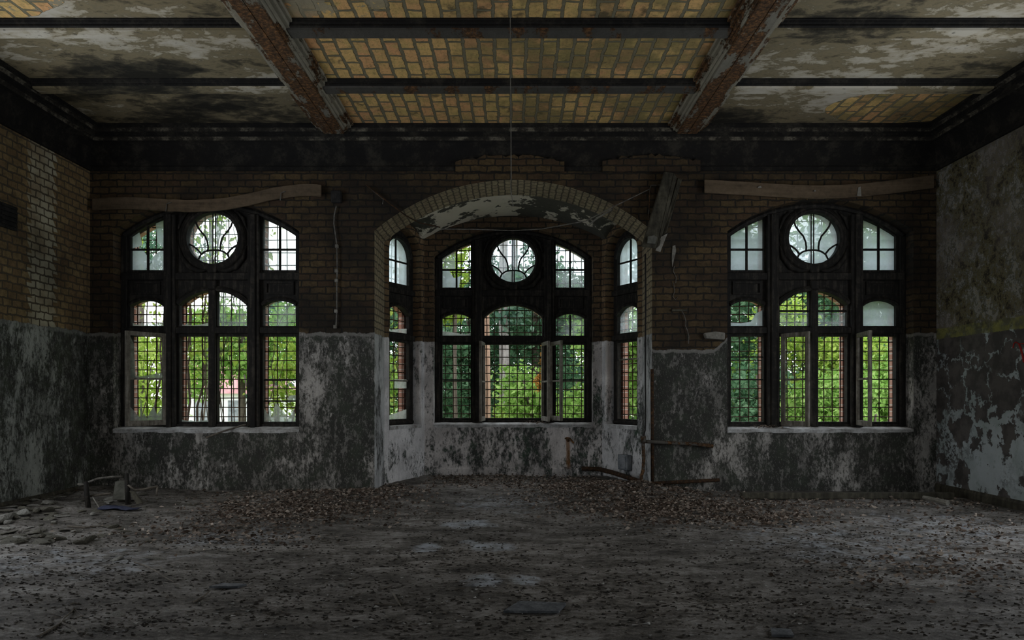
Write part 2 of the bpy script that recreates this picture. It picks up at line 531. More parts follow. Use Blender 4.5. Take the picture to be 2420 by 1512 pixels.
def floor_mat():
    T = NT('dirty_floor')
    co = T.co()
    x, y, z = T.sep()
    v = T.scale(co, (.75, 1.3, 1))
    n0 = T.noise(.55, 3, .6, v)
    n1 = T.noise(3.2, 6, .7, v)
    n2 = T.noise(26, 7, .82, v)
    n3 = T.noise(110, 5, .8)
    s = T.m('ADD', T.m('MULTIPLY', n1, .45), T.m('ADD', T.m('MULTIPLY', n2, .4), T.m('MULTIPLY', n3, .2)))
    col = T.ramp(s, [(.42, (.016, .014, .011)), (.475, (.085, .076, .062)), (.53, (.22, .2, .175)), (.62, (.52, .5, .47))])
    col = T.mix(T.step(n0, .36, .62, .45, 0), col, (.055, .05, .042))
    # bluish dusty plaster patches; the wide blobs paint pools of window light
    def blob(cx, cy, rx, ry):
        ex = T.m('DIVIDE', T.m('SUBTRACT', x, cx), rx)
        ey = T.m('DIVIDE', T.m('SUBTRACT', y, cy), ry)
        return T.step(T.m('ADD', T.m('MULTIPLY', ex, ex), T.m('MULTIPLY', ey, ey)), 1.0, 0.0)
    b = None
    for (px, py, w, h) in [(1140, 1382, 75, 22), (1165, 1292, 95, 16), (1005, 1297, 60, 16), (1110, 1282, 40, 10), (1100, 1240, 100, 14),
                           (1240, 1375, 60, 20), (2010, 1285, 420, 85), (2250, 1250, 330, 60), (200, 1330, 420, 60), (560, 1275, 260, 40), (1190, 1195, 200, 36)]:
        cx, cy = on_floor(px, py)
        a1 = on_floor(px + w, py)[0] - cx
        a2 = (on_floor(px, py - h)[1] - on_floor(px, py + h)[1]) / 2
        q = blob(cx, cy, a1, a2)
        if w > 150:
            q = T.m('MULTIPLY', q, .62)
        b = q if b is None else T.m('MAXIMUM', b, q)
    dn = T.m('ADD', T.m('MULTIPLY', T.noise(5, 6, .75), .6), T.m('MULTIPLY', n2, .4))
    dust_and_light = T.step(T.m('ADD', dn, T.m('MULTIPLY', b, .24)), .6, .84)
    col = T.mix(dust_and_light, col, (.55, .6, .66))
    h = T.m('ADD', T.m('MULTIPLY', n1, 1.2), T.m('ADD', n2, T.m('MULTIPLY', n3, .5)))
    rough = T.step(dust_and_light, 0, 1, .85, .5)
    return T.done(T.pbr(col, rough, T.bump(h, .9, .03), spec=.35))


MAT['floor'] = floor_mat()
MAT['ground'] = simple_plaster('woodland_ground', (.09, .14, .04), (.2, .28, .09), (.38, .4, .25), .8)

# ------------------------------------------------------------------ mesh builder


class MB:
    def __init__(self):
        self.v, self.f, self.mi, self.sm = [], [], [], []

    def add(self, verts, faces, mi=0, smooth=False, M=None):
        b = len(self.v)
        for p in verts:
            p = Vector(p)
            self.v.append(tuple(M @ p if M is not None else p))
        for f in faces:
            self.f.append(tuple(b + i for i in f))
            self.mi.append(mi)
            self.sm.append(smooth)

    def box(self, lo, hi, M=None, mi=0):
        (a, b, c), (d, e, f) = lo, hi
        vs = [(a, b, c), (d, b, c), (d, e, c), (a, e, c), (a, b, f), (d, b, f), (d, e, f), (a, e, f)]
        self.add(vs, [(0, 3, 2, 1), (4, 5, 6, 7), (0, 1, 5, 4), (1, 2, 6, 5), (2, 3, 7, 6), (3, 0, 4, 7)], mi, False, M)

    def prism(self, poly, n0, n1, M=None, mi=0):
        """poly: (u, z) list extruded along local y"""
        self.plate(poly, [], n0, n1, M, mi, mi)

    def plate(self, outer, holes, n0, n1, M=None, mi=0, mh=None):
        mh = mi if mh is None else mh
        loops = [outer] + list(holes)
        flat = [p for l in loops for p in l]
        tris = tessellate_polygon([[Vector((p[0], p[1], 0)) for p in l] for l in loops])
        N = len(flat)
        vs = [(p[0], n0, p[1]) for p in flat] + [(p[0], n1, p[1]) for p in flat]
        self.add(vs, [tuple(t) for t in tris] + [tuple(N + i for i in reversed(t)) for t in tris], mi, False, M)
        o = 0
        for k, l in enumerate(loops):
            n = len(l)
            vs = [(p[0], n0, p[1]) for p in l] + [(p[0], n1, p[1]) for p in l]
            self.add(vs, [(i, (i + 1) % n, n + (i + 1) % n, n + i) for i in range(n)], mh if k else mi, False, M)
            o += n

    def tube(self, pts, r, seg=6, M=None, mi=0, caps=True):
        pts = [Vector(p) for p in pts]
        rs = r if isinstance(r, (list, tuple)) else [r] * len(pts)
        vs, fs = [], []
        ref = None
        for i, p in enumerate(pts):
            d = (pts[min(i + 1, len(pts) - 1)] - pts[max(i - 1, 0)])
            d = d.normalized() if d.length > 1e-9 else Vector((0, 0, 1))
            if ref is None:
                ref = Vector((1, 0, 0)) if abs(d.x) < .8 else Vector((0, 1, 0))
            a = (ref - d * ref.dot(d))
            a = a.normalized() if a.length > 1e-6 else d.orthogonal().normalized()
            ref = a
            b = d.cross(a)
            for k in range(seg):
                t = 2 * PI * k / seg
                vs.append(p + (a * math.cos(t) + b * math.sin(t)) * rs[i])
        for i in range(len(pts) - 1):
            for k in range(seg):
                k2 = (k + 1) % seg
                fs.append((i * seg + k, i * seg + k2, (i + 1) * seg + k2, (i + 1) * seg + k))
        if caps:
            fs.append(tuple(reversed(range(seg))))
            fs.append(tuple((len(pts) - 1) * seg + k for k in range(seg)))
        self.add(vs, fs, mi, seg > 6, M)

    def loft(self, rows, closed=False, mi=0, smooth=False, M=None, mis=None):
        n = len(rows[0])
        vs = [p for r in rows for p in r]
        fs = []
        for i in range(len(rows) - 1):
            for k in range(n if closed else n - 1):
                k2 = (k + 1) % n
                fs.append((i * n + k, i * n + k2, (i + 1) * n + k2, (i + 1) * n + k))
        self.add(vs, fs, mi, smooth, M)
        if mis:
            self.mi[-len(fs):] = [mis[q % (n if closed else n - 1)] for q in range(len(fs))]

    def build(self, name, mats, parent=None, bevel=0, weld=True):
        me = bpy.data.meshes.new(name)
        me.from_pydata(self.v, [], self.f)
        mats = mats if isinstance(mats, (list, tuple)) else [mats]
        for m in mats:
            me.materials.append(m)
        me.polygons.foreach_set('material_index', self.mi)
        me.polygons.foreach_set('use_smooth', self.sm)
        bm = bmesh.new()
        bm.from_mesh(me)
        if weld:
            bmesh.ops.remove_doubles(bm, verts=bm.verts, dist=1e-5)
        bmesh.ops.recalc_face_normals(bm, faces=bm.faces)
        bm.to_mesh(me)
        bm.free()
        o = bpy.data.objects.new(name, me)
        COL.objects.link(o)
        if parent is not None:
            o.parent = parent
        if bevel:
            b = o.modifiers.new('edge', 'BEVEL')
            b.width = bevel
            b.segments = 1
            b.limit_method = 'ANGLE'
        return o


def tag(o, label=None, cat=None, group=None, kind=None):
    if label:
        o['label'] = label
    if cat:
        o['category'] = cat
    if group:
        o['group'] = group
    if kind:
        o['kind'] = kind
    return o


def empty(name, loc=(0, 0, 0)):
    o = bpy.data.objects.new(name, None)
    o.empty_display_size = .1
    COL.objects.link(o)
    o.location = loc
    return o


def adopt(child, parent):
    """parent a mesh built in world coordinates under an Empty that stands at the thing's base"""
    child.parent = parent
    child.matrix_parent_inverse = Matrix.Translation(-Vector(parent.location))
    return child


def arc(cx, cz, r, a0, a1, n):
    return [(cx + r * math.cos(a0 + (a1 - a0) * i / n), cz + r * math.sin(a0 + (a1 - a0) * i / n)) for i in range(n + 1)]


def seg_arch(x0, x1, z0, zs, za, n=14):
    """rectangle with a segmental arched top: counter-clockwise"""
    hw, rise, cx = (x1 - x0) / 2, za - zs, (x0 + x1) / 2
    R = (hw * hw + rise * rise) / (2 * rise)
    a = math.asin(min(1, hw / R))
    if rise > hw:
        a = PI - a
    return [(x0, z0), (x1, z0)] + arc(cx, za - R, R, PI / 2 - a, PI / 2 + a, n)


def rect(x0, x1, z0, z1):
    return [(x0, z0), (x1, z0), (x1, z1), (x0, z1)]


# ------------------------------------------------------------------ room shell
AX, AY, BX = 1.64, 9.15, 1.225       # bay plan: jamb end and back corner
ARCH_S, ARCH_C = 3.09, 3.69
WCX = 3.63                            # side window centres
W_HW, W_SPR, W_CRN, SILL = 1.1, 3.085, 3.46, .745

mb = MB()
mb.plate(rect(-5.35, -2.2, -.7, 4.6), [seg_arch(-WCX - W_HW, -WCX + W_HW, SILL, W_SPR, W_CRN, 24)], YW, YW + .3, None, 0, 0)
mb.plate(rect(2.2, 5.35, -.7, 4.6), [seg_arch(WCX - W_HW, WCX + W_HW, SILL, W_SPR, W_CRN, 24)], YW, YW + .3, None, 0, 0)
ah = seg_arch(-AX, AX, -.1, ARCH_S, ARCH_C, 40)
mb.plate(rect(-2.2, 2.2, -.7, 4.6), [ah], YW, AY, None, 0, 1)
wall_back = mb.build('wall_back', [MAT['wall_back'], MAT['jamb']])
tag(wall_back, 'dark brick and mouldy plaster wall with two big windows and an arched bay', 'wall', kind='structure')

# side and rear walls with openings that lie outside the picture
def side_wall(name, x0, x1, mat, label, ops):
    mb = MB()
    M = Matrix(((0, 1, 0, 0), (1, 0, 0, 0), (0, 0, 1, 0), (0, 0, 0, 1)))   # (u,n,z)->(n,u,z)
    mb.plate(rect(-3.3, 8.8, -.7, 4.6), [rect(*o) for o in ops], x0, x1, M)
    return tag(mb.build(name, mat), label, 'wall', kind='structure')


LEFT_OPEN = [(4.3, 6.6, .5, 3.4)]
RIGHT_OPEN = [(4.3, 6.6, .5, 3.4)]
REAR_OPEN = [(-4.2, -2.6, .9, 3.2), (2.6, 4.2, .9, 3.2)]
side_wall('wall_left', -5.3, -5.0, MAT['wall_left'], 'tan brick wall above green grey mouldy plaster dado', LEFT_OPEN)
side_wall('wall_right', 5.0, 5.3, MAT['wall_right'], 'wall of flaking pale paint over dark bare patches', RIGHT_OPEN)
mb = MB()
mb.plate(rect(-5.3, 5.3, -.7, 4.6), [rect(*o) for o in REAR_OPEN], -3.3, -3.0)
tag(mb.build('wall_rear', MAT['wall_back']), 'brick and plaster wall behind the viewer', 'wall', kind='structure')

# bay walls
BL = Vector((BX - AX, YB - AY))          # right side: from A(AX,AY) to B(BX,YB)
CL = math.hypot(AX - BX, YB - AY)
cd = Vector(((AX - BX) / CL, (YB - AY) / CL))


def cant_matrix(side):
    """local (u along the wall from A to B, n outward, z) -> world; side -1 = west, 1 = east"""
    ux, uy = -side * cd.x, cd.y
    nx, ny = side * cd.y, cd.x
    return Matrix(((ux, nx, 0, side * AX), (uy, ny, 0, AY), (0, 0, 1, 0), (0, 0, 0, 1)))


C0, C1 = .1, CL - .075                    # window opening along the canted wall
CMID, CHW = (C0 + C1) / 2, (C1 - C0) / 2
mb = MB()
mb.plate(rect(-BX, BX, -.7, 4.4), [seg_arch(-W_HW, W_HW, SILL, W_SPR, W_CRN, 24)], YB, YB + .3)
for s in (-1, 1):
    M = cant_matrix(s)
    b0 = Vector((s * BX, YB))
    nc = Vector((s * cd.y, cd.x))
    q = [b0, b0 + nc * .42, b0 + Vector((s * .25, .36)), b0 + Vector((0, .36))]
    for lo, hi in ((-.7, 4.4),):
        vs = [(p.x, p.y, lo) for p in q] + [(p.x, p.y, hi) for p in q]
        mb.add(vs, [(3, 2, 1, 0), (4, 5, 6, 7), (0, 1, 5, 4), (1, 2, 6, 5), (2, 3, 7, 6), (3, 0, 4, 7)], 1)
    a0 = Vector((s * AX, AY))
    q = [a0, a0 + Vector((s * .6, 0)), a0 + Vector((s * .6, .2)), a0 + nc * .5]
    vs = [(p.x, p.y, -.7) for p in q] + [(p.x, p.y, 4.4) for p in q]
    mb.add(vs, [(3, 2, 1, 0), (4, 5, 6, 7), (0, 1, 5, 4), (1, 2, 6, 5), (2, 3, 7, 6), (3, 0, 4, 7)], 1)
tag(mb.build('wall_bay', [MAT['bay'], MAT['red_x']]), 'pale mouldy wall under the central bay window', 'wall', kind='structure')
for s, nm, mk in ((-1, 'wall_bay_west', 'bay_cant_w'), (1, 'wall_bay_east', 'bay_cant_e')):
    mb = MB()
    mb.plate(rect(0, CL, -.7, 4.4), [seg_arch(C0, C1, SILL, 3.02, 3.36, 16)], 0, .22, cant_matrix(s))
    tag(mb.build(nm, MAT[mk]), 'canted bay wall with a narrow window ' + ('under the brick jamb' if s < 0 else 'beside the conduit and grey box'), 'wall', kind='structure')

# bay vault
R_A = (AX ** 2 + (ARCH_C - ARCH_S) ** 2) / (2 * (ARCH_C - ARCH_S))


def vault_z(x, y):
    v = (y - AY) / (YB - AY)
    x = min(abs(x), AX)
    main = ARCH_C - R_A + math.sqrt(R_A ** 2 - x * x) - .07 * v
    # lunette over the canted wall: coordinate along that wall
    t = (AX - x) * cd.x + (y - AY) * cd.y
    s_ = (t - CL / 2) / (CL / 2)
    side = 3.04 + .40 * math.sqrt(max(0, 1 - s_ * s_)) if abs(s_) < 1 else 0
    return max(main, side)


rows = []
for j in range(25):
    y = AY - .01 + (YB - AY + .02) * j / 24
    v = min(1, max(0, (y - AY) / (YB - AY)))
    hw = AX + (BX - AX) * v + .02
    rows.append([(hw * (2 * i / 72 - 1), y, vault_z(hw * (2 * i / 72 - 1), y)) for i in range(73)])
mb = MB()
mb.loft(rows)
mb.loft([[(x, y, 4.45) for x, y, z in r] for r in rows])
tag(mb.build('ceiling_bay', MAT['vault']), 'flaking groin vault over the bay', 'vault', kind='structure')

# ceiling: brick field between the beams, plaster at the sides
mb = MB()
BEAM_L, BEAM_R = (-2.195, -1.955), (1.895, 2.135)
for x0, x1, mi in ((-5.3, -2.08, 1), (-2.08, 2.02, 0), (2.02, 5.3, 1)):
    mb.box((x0, -3.3, CZ), (x1, YW + .05, CZ + .25), None, mi)
tag(mb.build('ceiling', [MAT['ceiling_brick'], MAT['ceiling_plaster']], weld=False), 'coffered ceiling with ochre brick middle bays and stained plaster sides', 'ceiling', kind='structure')

RIBS = [8.294 - 1.14 * k for k in range(1, 10)]
PROF = [(-.035, .02), (-.035, -.012), (-.02, -.012), (-.015, -.03), (0, -.034), (0, -.05), (.022, -.056), (.028, -.074), (.165, -.074), (.17, -.06), (.19, -.055), (.2, .02)]
tn = 0
for yk in RIBS:
    for x0, x1, mk in ((-4.8, -2.19, 'ceiling_plaster'), (-1.9, 1.84, 'rib_dark'), (2.13, 4.8, 'ceiling_plaster')):
        tn += 1
        if yk < 3:
            continue
        mb = MB()
        nseg = 40
        rows = []
        for i in range(nseg + 1):
            x = x0 + (x1 - x0) * i / nseg
            w = .006 * mnoise.noise(Vector((x * 3, yk * 5, 0))) if mk == 'rib_dark' else 0
            rows.append([(x, yk + p[0] + w, CZ + p[1] + abs(w) * .6) for p in PROF])
        mb.loft(rows, closed=True, mis=[1 if (q < 6 or q > 8) else 0 for q in range(len(PROF))])  # rib side faces use the black cornice material as painted shade
        mb.add(rows[0], [tuple(range(len(PROF)))])
        mb.add(rows[-1], [tuple(range(len(PROF)))])
        where = ('over the flaking plaster beside the brick wall', 'across the ochre brick field', 'over the smoke stained plaster beside the peeling wall')[(tn - 1) % 3]
        order = 'nearer the windows ' if yk > 7 else 'further from the windows '
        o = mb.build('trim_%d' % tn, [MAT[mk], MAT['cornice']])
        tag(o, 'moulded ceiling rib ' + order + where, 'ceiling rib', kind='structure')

# steel beams with flaking mouldings along their sides
for (x0, x1), s, lab in ((BEAM_L, 1, 'rusted steel ceiling beam with flaking pale paint, on the side of the tan brick wall'), (BEAM_R, -1, 'rusted brown steel ceiling beam above the leaning timber')):
    r = empty('ceiling_beam', ((x0 + x1) / 2, 2.7, CZ - .13))
    r['kind'] = 'structure'
    tag(r, lab, 'beam')
    mb = MB()
    rows = []
    for i in range(81):
        y = -3 + (8.33 + 3) * i / 80
        w = .004 * mnoise.noise(Vector((y * 4, x0, 0)))
        z = CZ - .112 + w
        rows.append([(x0, y, CZ + .02), (x0 + w, y, z + .012), (x0 + .008, y, z), (x0 + .115, y, z), (x0 + .12, y, z + .006), (x0 + .125, y, z), (x1 - .008, y, z), (x1 + w, y, z + .012), (x1, y, CZ + .02)])
    mb.loft(rows, closed=True)
    adopt(mb.build('flange', MAT['rust']), r)
    for side in (-1, 1):
        mb = MB()
        xb = x1 if side > 0 else x0
        pr = [(0, .02), (0, -.1), (.022, -.1), (.03, -.085), (.05, -.085), (.055, -.06), (.085, -.055), (.09, -.03), (.115, -.028), (.12, .02)]
        rows = []
        for i in range(61):
            y = -3 + (8.3 + 3) * i / 60
            rows.append([(xb + side * (p[0] - .004 + .004 * mnoise.noise(Vector((y * 3, side, p[0] * 9)))), y, CZ + p[1]) for p in pr])
        mb.loft(rows, closed=True)
        adopt(mb.build('side_moulding', MAT['rust_paint']), r)

# cornice
CP = [(0, 3.79), (.03, 3.79), (.03, 3.84), (.012, 3.85), (.012, 3.9), (.02, 3.98), (.045, 4.05), (.085, 4.10), (.115, 4.115), (.115, 4.14), (.14, 4.15), (.14, 4.185), (.17, 4.2), (.17, 4.225), (.195, 4.235), (.195, 4.26), (.21, 4.265), (.21, 4.3), (0, 4.3)]


def cornice(name, a, b, inward, label, miter=True):
    mb = MB()
    a, b, inward = Vector(a), Vector(b), Vector(inward)
    d = (b - a).normalized()
    n = 60
    rows = []
    for i in range(n + 1):
        row = []
        for (o, z) in CP:
            s0 = o if miter else 0
            L = (b - a).length
            t = s0 + (L - 2 * s0) * i / n if miter == 2 else (L - s0) * i / n
            p = a + d * t + inward * (o + .004 * mnoise.noise(Vector((t * 4, z * 8, a.x))))
            row.append((p.x, p.y, z))
        rows.append(row)
    mb.loft(rows, closed=True, mis=[1 if q in (8, 9, 12, 13) else 0 for q in range(len(CP))])
    return tag(mb.build(name, [MAT['cornice'], MAT['ledge']]), label, 'cornice', kind='structure')


cornice('trim_31', (-5, YW), (5, YW), (0, -1), 'black sooty cornice above the windows', 2)
cornice('trim_32', (-5, -3), (-5, YW), (1, 0), 'black cornice along the top of the tan brick wall')
cornice('trim_33', (5, -3), (5, YW), (-1, 0), 'dark flaking cornice along the top of the peeling wall')
# a patch where the cornice has broken away to bare brick
for (x0, x1, nm, k_) in ((-.68, .6, 'above the crown of the bay arch', 34), (1.05, 2.2, 'above the leaning timber', 35)):
    mb = MB()
    top = [(x0 + (x1 - x0) * i / 26, 3.9 + .07 * math.sin(PI * i / 26) + .04 * mnoise.noise(Vector((i * .9, x0, 3)))) for i in range(27)]
    mb.prism([(x0, 3.775), (x1, 3.775)] + top[::-1], YW - .045, YW - .002)
    tag(mb.build('trim_%d' % k_, MAT['wall_back']), 'patch of bare dark brick broken out of the cornice ' + nm, 'brickwork', kind='structure')

# ------------------------------------------------------------------ floor


def sm(a, b, x):
    t = max(0, min(1, (x - a) / (b - a)))
    return t * t * (3 - 2 * t)


def floor_h(x, y):
    h = .018 * mnoise.noise(Vector((x * .9, y * .9, 1.3))) + .012 * mnoise.noise(Vector((x * 3.1, y * 3.1, 5)))
    h += .008 * mnoise.noise(Vector((x * 9, y * 13, 7)))
    d = ((x - 1.3) / .95) ** 2 + ((y - 8.15) / .75) ** 2
    h += .13 * math.exp(-d * 1.6) * (1 + .35 * mnoise.noise(Vector((x * 5, y * 5, 2))))
    d = ((x + 1.75) / 1.1) ** 2 + ((y - 8.0) / .55) ** 2
    h += .05 * math.exp(-d * 1.4)
    k = sm(-3.3, -4.6, x) * sm(5.6, 6.8, y)
    h += k * (.05 + .045 * mnoise.noise(Vector((x * 4, y * 5, 9))))
    if y > 8.9:
        h += .03 * sm(8.9, 9.9, y)
    return h + .012


xs = list(np.linspace(-5.05, 5.05, 300))
ys = [-3.05, -1.5, 0, 1.2, 2.2] + list(np.linspace(2.9, 9.95, 290))
idx, vs, fs = {}, [], []
for j, y in enumerate(ys):
    for i, x in enumerate(xs):
        if y > 8.62 and abs(x) > 1.75:
            continue
        idx[i, j] = len(vs)
        vs.append((x, y, floor_h(x, y)))
for j in range(len(ys) - 1):
    for i in range(len(xs) - 1):
        q = [(i, j), (i + 1, j), (i + 1, j + 1), (i, j + 1)]
        if all(k in idx for k in q):
            fs.append(tuple(idx[k] for k in q))
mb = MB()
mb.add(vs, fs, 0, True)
tag(mb.build('floor', MAT['floor'], weld=False), 'floor covered in grey dirt, dusty and trodden, with painted pools of light', 'floor', kind='structure')

# ------------------------------------------------------------------ windows
RB = (W_HW ** 2 + (W_CRN - W_SPR) ** 2) / (2 * (W_CRN - W_SPR))


def big_arch_z(u, inset=0.0):
    return W_CRN - RB + math.sqrt((RB - inset) ** 2 - u * u)


def trap(s, off=0.0, u0=.6, u1=1.0, z0=2.66):
    a, b = u0 - off, u1 + off
    top = [(a + (b - a) * i / 8, big_arch_z(a + (b - a) * i / 8, .07 - off)) for i in range(9)]
    p = [(a, z0 - off), (b, z0 - off)] + top[::-1]
    return p if s > 0 else [(-u, z) for u, z in p][::-1]


CIRC = (0, 3.04)


def circle(r, n=40):
    return arc(CIRC[0], CIRC[1], r, 0, 2 * PI * (n - 1) / n, n - 1)


def grille(parent, M, poly, n, step=.115, name='security_grille', ph=0.0):
    """bars clipped to the opening (a convex outline)"""
    mb = MB()
    us = [p[0] for p in poly]
    zs = [p[1] for p in poly]
    u0, u1, z0, z1 = min(us), max(us), min(zs), max(zs)
    edges = list(zip(poly, poly[1:] + poly[:1]))

    def clip(axis, val):
        hits = []
        for (a, b) in edges:
            if (a[axis] - val) * (b[axis] - val) < 0:
                t = (val - a[axis]) / (b[axis] - a[axis])
                hits.append(a[1 - axis] + t * (b[1 - axis] - a[1 - axis]))
        return (min(hits), max(hits)) if len(hits) > 1 else None
    nu = max(1, round((u1 - u0) / step))
    for i in range(nu + 1):
        u = u0 + .03 + (u1 - u0 - .06) * i / nu
        c = clip(0, u)
        if c:
            w = random.uniform(-.004, .004)
            mb.tube([(u + w, n, c[0] - .02), (u + random.uniform(-.004, .004), n, (c[0] + c[1]) / 2), (u - w, n, c[1] + .02)], .0068, 5, M)
    nz = max(1, round((z1 - z0) / step))
    for i in range(nz):
        z = z0 + ph + (i + .5) * (z1 - z0) / nz
        c = clip(1, z)
        if c:
            w = random.uniform(-.004, .004)
            mb.tube([(c[0] - .02, n + .012, z + w), (c[1] + .02, n + .012, z - w)], .0068, 5, M)
    return mb.build(name, MAT['iron'], parent)


def pane(parent, M, poly, n, mat, name='pane'):
    mb = MB()
    mb.prism(poly, n, n + .004, M)
    return mb.build(name, MAT[mat], parent)


def shards(parent, M, x0, x1, z0, zmax, n, mat='glass_shard', cnt=5, seed=0):
    """jagged glass left standing along the bottom of a light, each shard a mesh of its own"""
    rr = random.Random(seed)
    cuts = [x0] + sorted(rr.uniform(x0, x1) for _ in range(cnt - 1)) + [x1]
    for a, b in zip(cuts, cuts[1:]):
        if b - a < .02:
            continue
        h = rr.uniform(.25, 1) * (zmax - z0)
        if a == x0 or b == x1:
            h = max(h, .6 * (zmax - z0))
        pk = rr.uniform(.2, .8)
        if a == x0:
            pk = 0.02
        if b == x1:
            pk = .98
        poly = [(a, z0), (b, z0), (b, z0 + h * rr.uniform(.15, .5) if b != x1 else z0 + h), (a + (b - a) * pk, z0 + h), (a, z0 + h * rr.uniform(.15, .5) if a != x0 else z0 + h)]
        pane(parent, M, poly, n + rr.uniform(-.002, .002), mat, 'glass_shard')


def bars(parent, M, lst, name, mat='wood_dark', r=None):
    for (a, b, n0, n1) in lst:
        mb = MB()
        mb.box((a[0], n0, a[1]), (b[0], n1, b[1]), M)
        mb.build(name, MAT[mat], parent, bevel=.006)


def sash(parent, M, hinge_u, direction, width, z0, z1, angle, n=.19, mat='wood_grey', glass=None, seed=1):
    """an inward opening casement: angle in degrees from closed"""
    a = math.radians(angle)
    du, dn = direction * math.cos(a), -math.sin(a)
    L = Matrix(((du, -dn * direction, 0, hinge_u), (dn, du * direction, 0, n), (0, 0, 1, 0), (0, 0, 0, 1)))
    MM = M @ L
    mb = MB()
    st, th = .05, .035
    mb.plate(rect(0, width, z0, z1), [rect(st, width - st, z0 + st * 1.25, z1 - st)], 0, th, MM)
    c = mb.build('casement', MAT[mat], parent, bevel=.004)
    mb = MB()
    zm = z0 + (z1 - z0) * .5
    mb.box((st - .002, .006, zm - .011), (width - st + .002, th - .006, zm + .011), MM)
    mb.build('glazing_bar', MAT[mat], c)
    if glass == 'broken':
        shards(c, MM, st, width - st, z0 + st * 1.25, z0 + .34, .016, cnt=5, seed=seed)
        shards(c, MM, st, width - st, zm + .011, zm + .12, .016, cnt=3, seed=seed + 3)
        pane(c, MM, [(width - st - .07, zm + .01), (width - st, zm + .01), (width - st, z1 - st), (width - st - .05, z1 - st - .1)], .016, 'glass_shard', 'glass_shard')
    elif glass:
        pane(c, MM, rect(st, width - st, zm + .011, z1 - st), .016, glass)
    return c


def tulip(parent, M, n):
    R = .308
    cx, cz = CIRC
    P = lambda l: [(cx + R * a, n, cz + R * b) for a, b in l]
    mb = MB()
    for dx in (-.05, .05):
        mb.tube(P([(dx, -1.02), (dx, 1.02)]), .008, 6, M)
    curves = [[(-.72, .68), (-.66, .5), (-.52, .3), (-.36, .12), (-.27, -.1), (-.24, -.3), (-.25, -.48)],
              [(-.98, -.2), (-.82, -.28), (-.66, -.4), (-.53, -.56)],
              [(-.62, -.8), (-.52, -.6), (-.36, -.49), (-.18, -.44), (0, -.43), (.18, -.44), (.36, -.49), (.52, -.6), (.62, -.8)]]
    for c in curves:
        mb.tube(P(c), .0115, 6, M)
        if c[0][0] + c[-1][0] != 0:
            mb.tube(P([(-a, b) for a, b in c]), .0115, 6, M)
    return mb.build('tracery', MAT['wood_dark'], parent)


def ring(parent, M, r0, r1, n0, n1, name, mat):
    mb = MB()
    prof = [(r0, n1), (r0, n0 + .02), (r0 + .015, n0 + .005), (r0 + .03, n0), (r0 + .05, n0 + .012), (r0 + .06, n0 + .012), (r1 - .02, n0 + .025), (r1, n0 + .045), (r1, n1)]
    rows = []
    for i in range(49):
        t = 2 * PI * i / 48
        rows.append([(CIRC[0] + r * math.cos(t), n, CIRC[1] + r * math.sin(t)) for r, n in prof])
    mb.loft(rows, closed=True, M=M, smooth=False)
    return mb.build(name, MAT[mat], parent)


def arch_mould(parent, M, poly, w, n0, n1, name='arch_moulding', mat='wood_dark', skip=2):
    """raised moulding along the curved top of an opening outline"""
    pts = [Vector((p[0], p[1])) for p in poly[skip:]]
    mb = MB()
    rows = []
    c = sum((Vector((p[0], p[1])) for p in poly), Vector((0, 0))) / len(poly)
    for i, p in enumerate(pts):
        d = pts[min(i + 1, len(pts) - 1)] - pts[max(0, i - 1)]
        nn = Vector((d.y, -d.x)).normalized()
        if nn.dot(p - c) < 0:
            nn = -nn
        o = p + nn * w
        m_ = p + nn * w * .5
        rows.append([(p.x, n1, p.y), (p.x, n0 + .012, p.y), (m_.x, n0, m_.y), (o.x, n0 + .016, o.y), (o.x, n1, o.y)])
    mb.loft(rows, closed=True, M=M)
    return mb.build(name, MAT[mat], parent)


def flip(poly):
    return [(-u, z) for u, z in poly][::-1]


Z0, Z1 = .825, 1.858           # lower lights
Z2, Z2S, Z2A = 1.985, 2.225, 2.29
CS, CA = 2.235, 2.405          # arch over the middle light


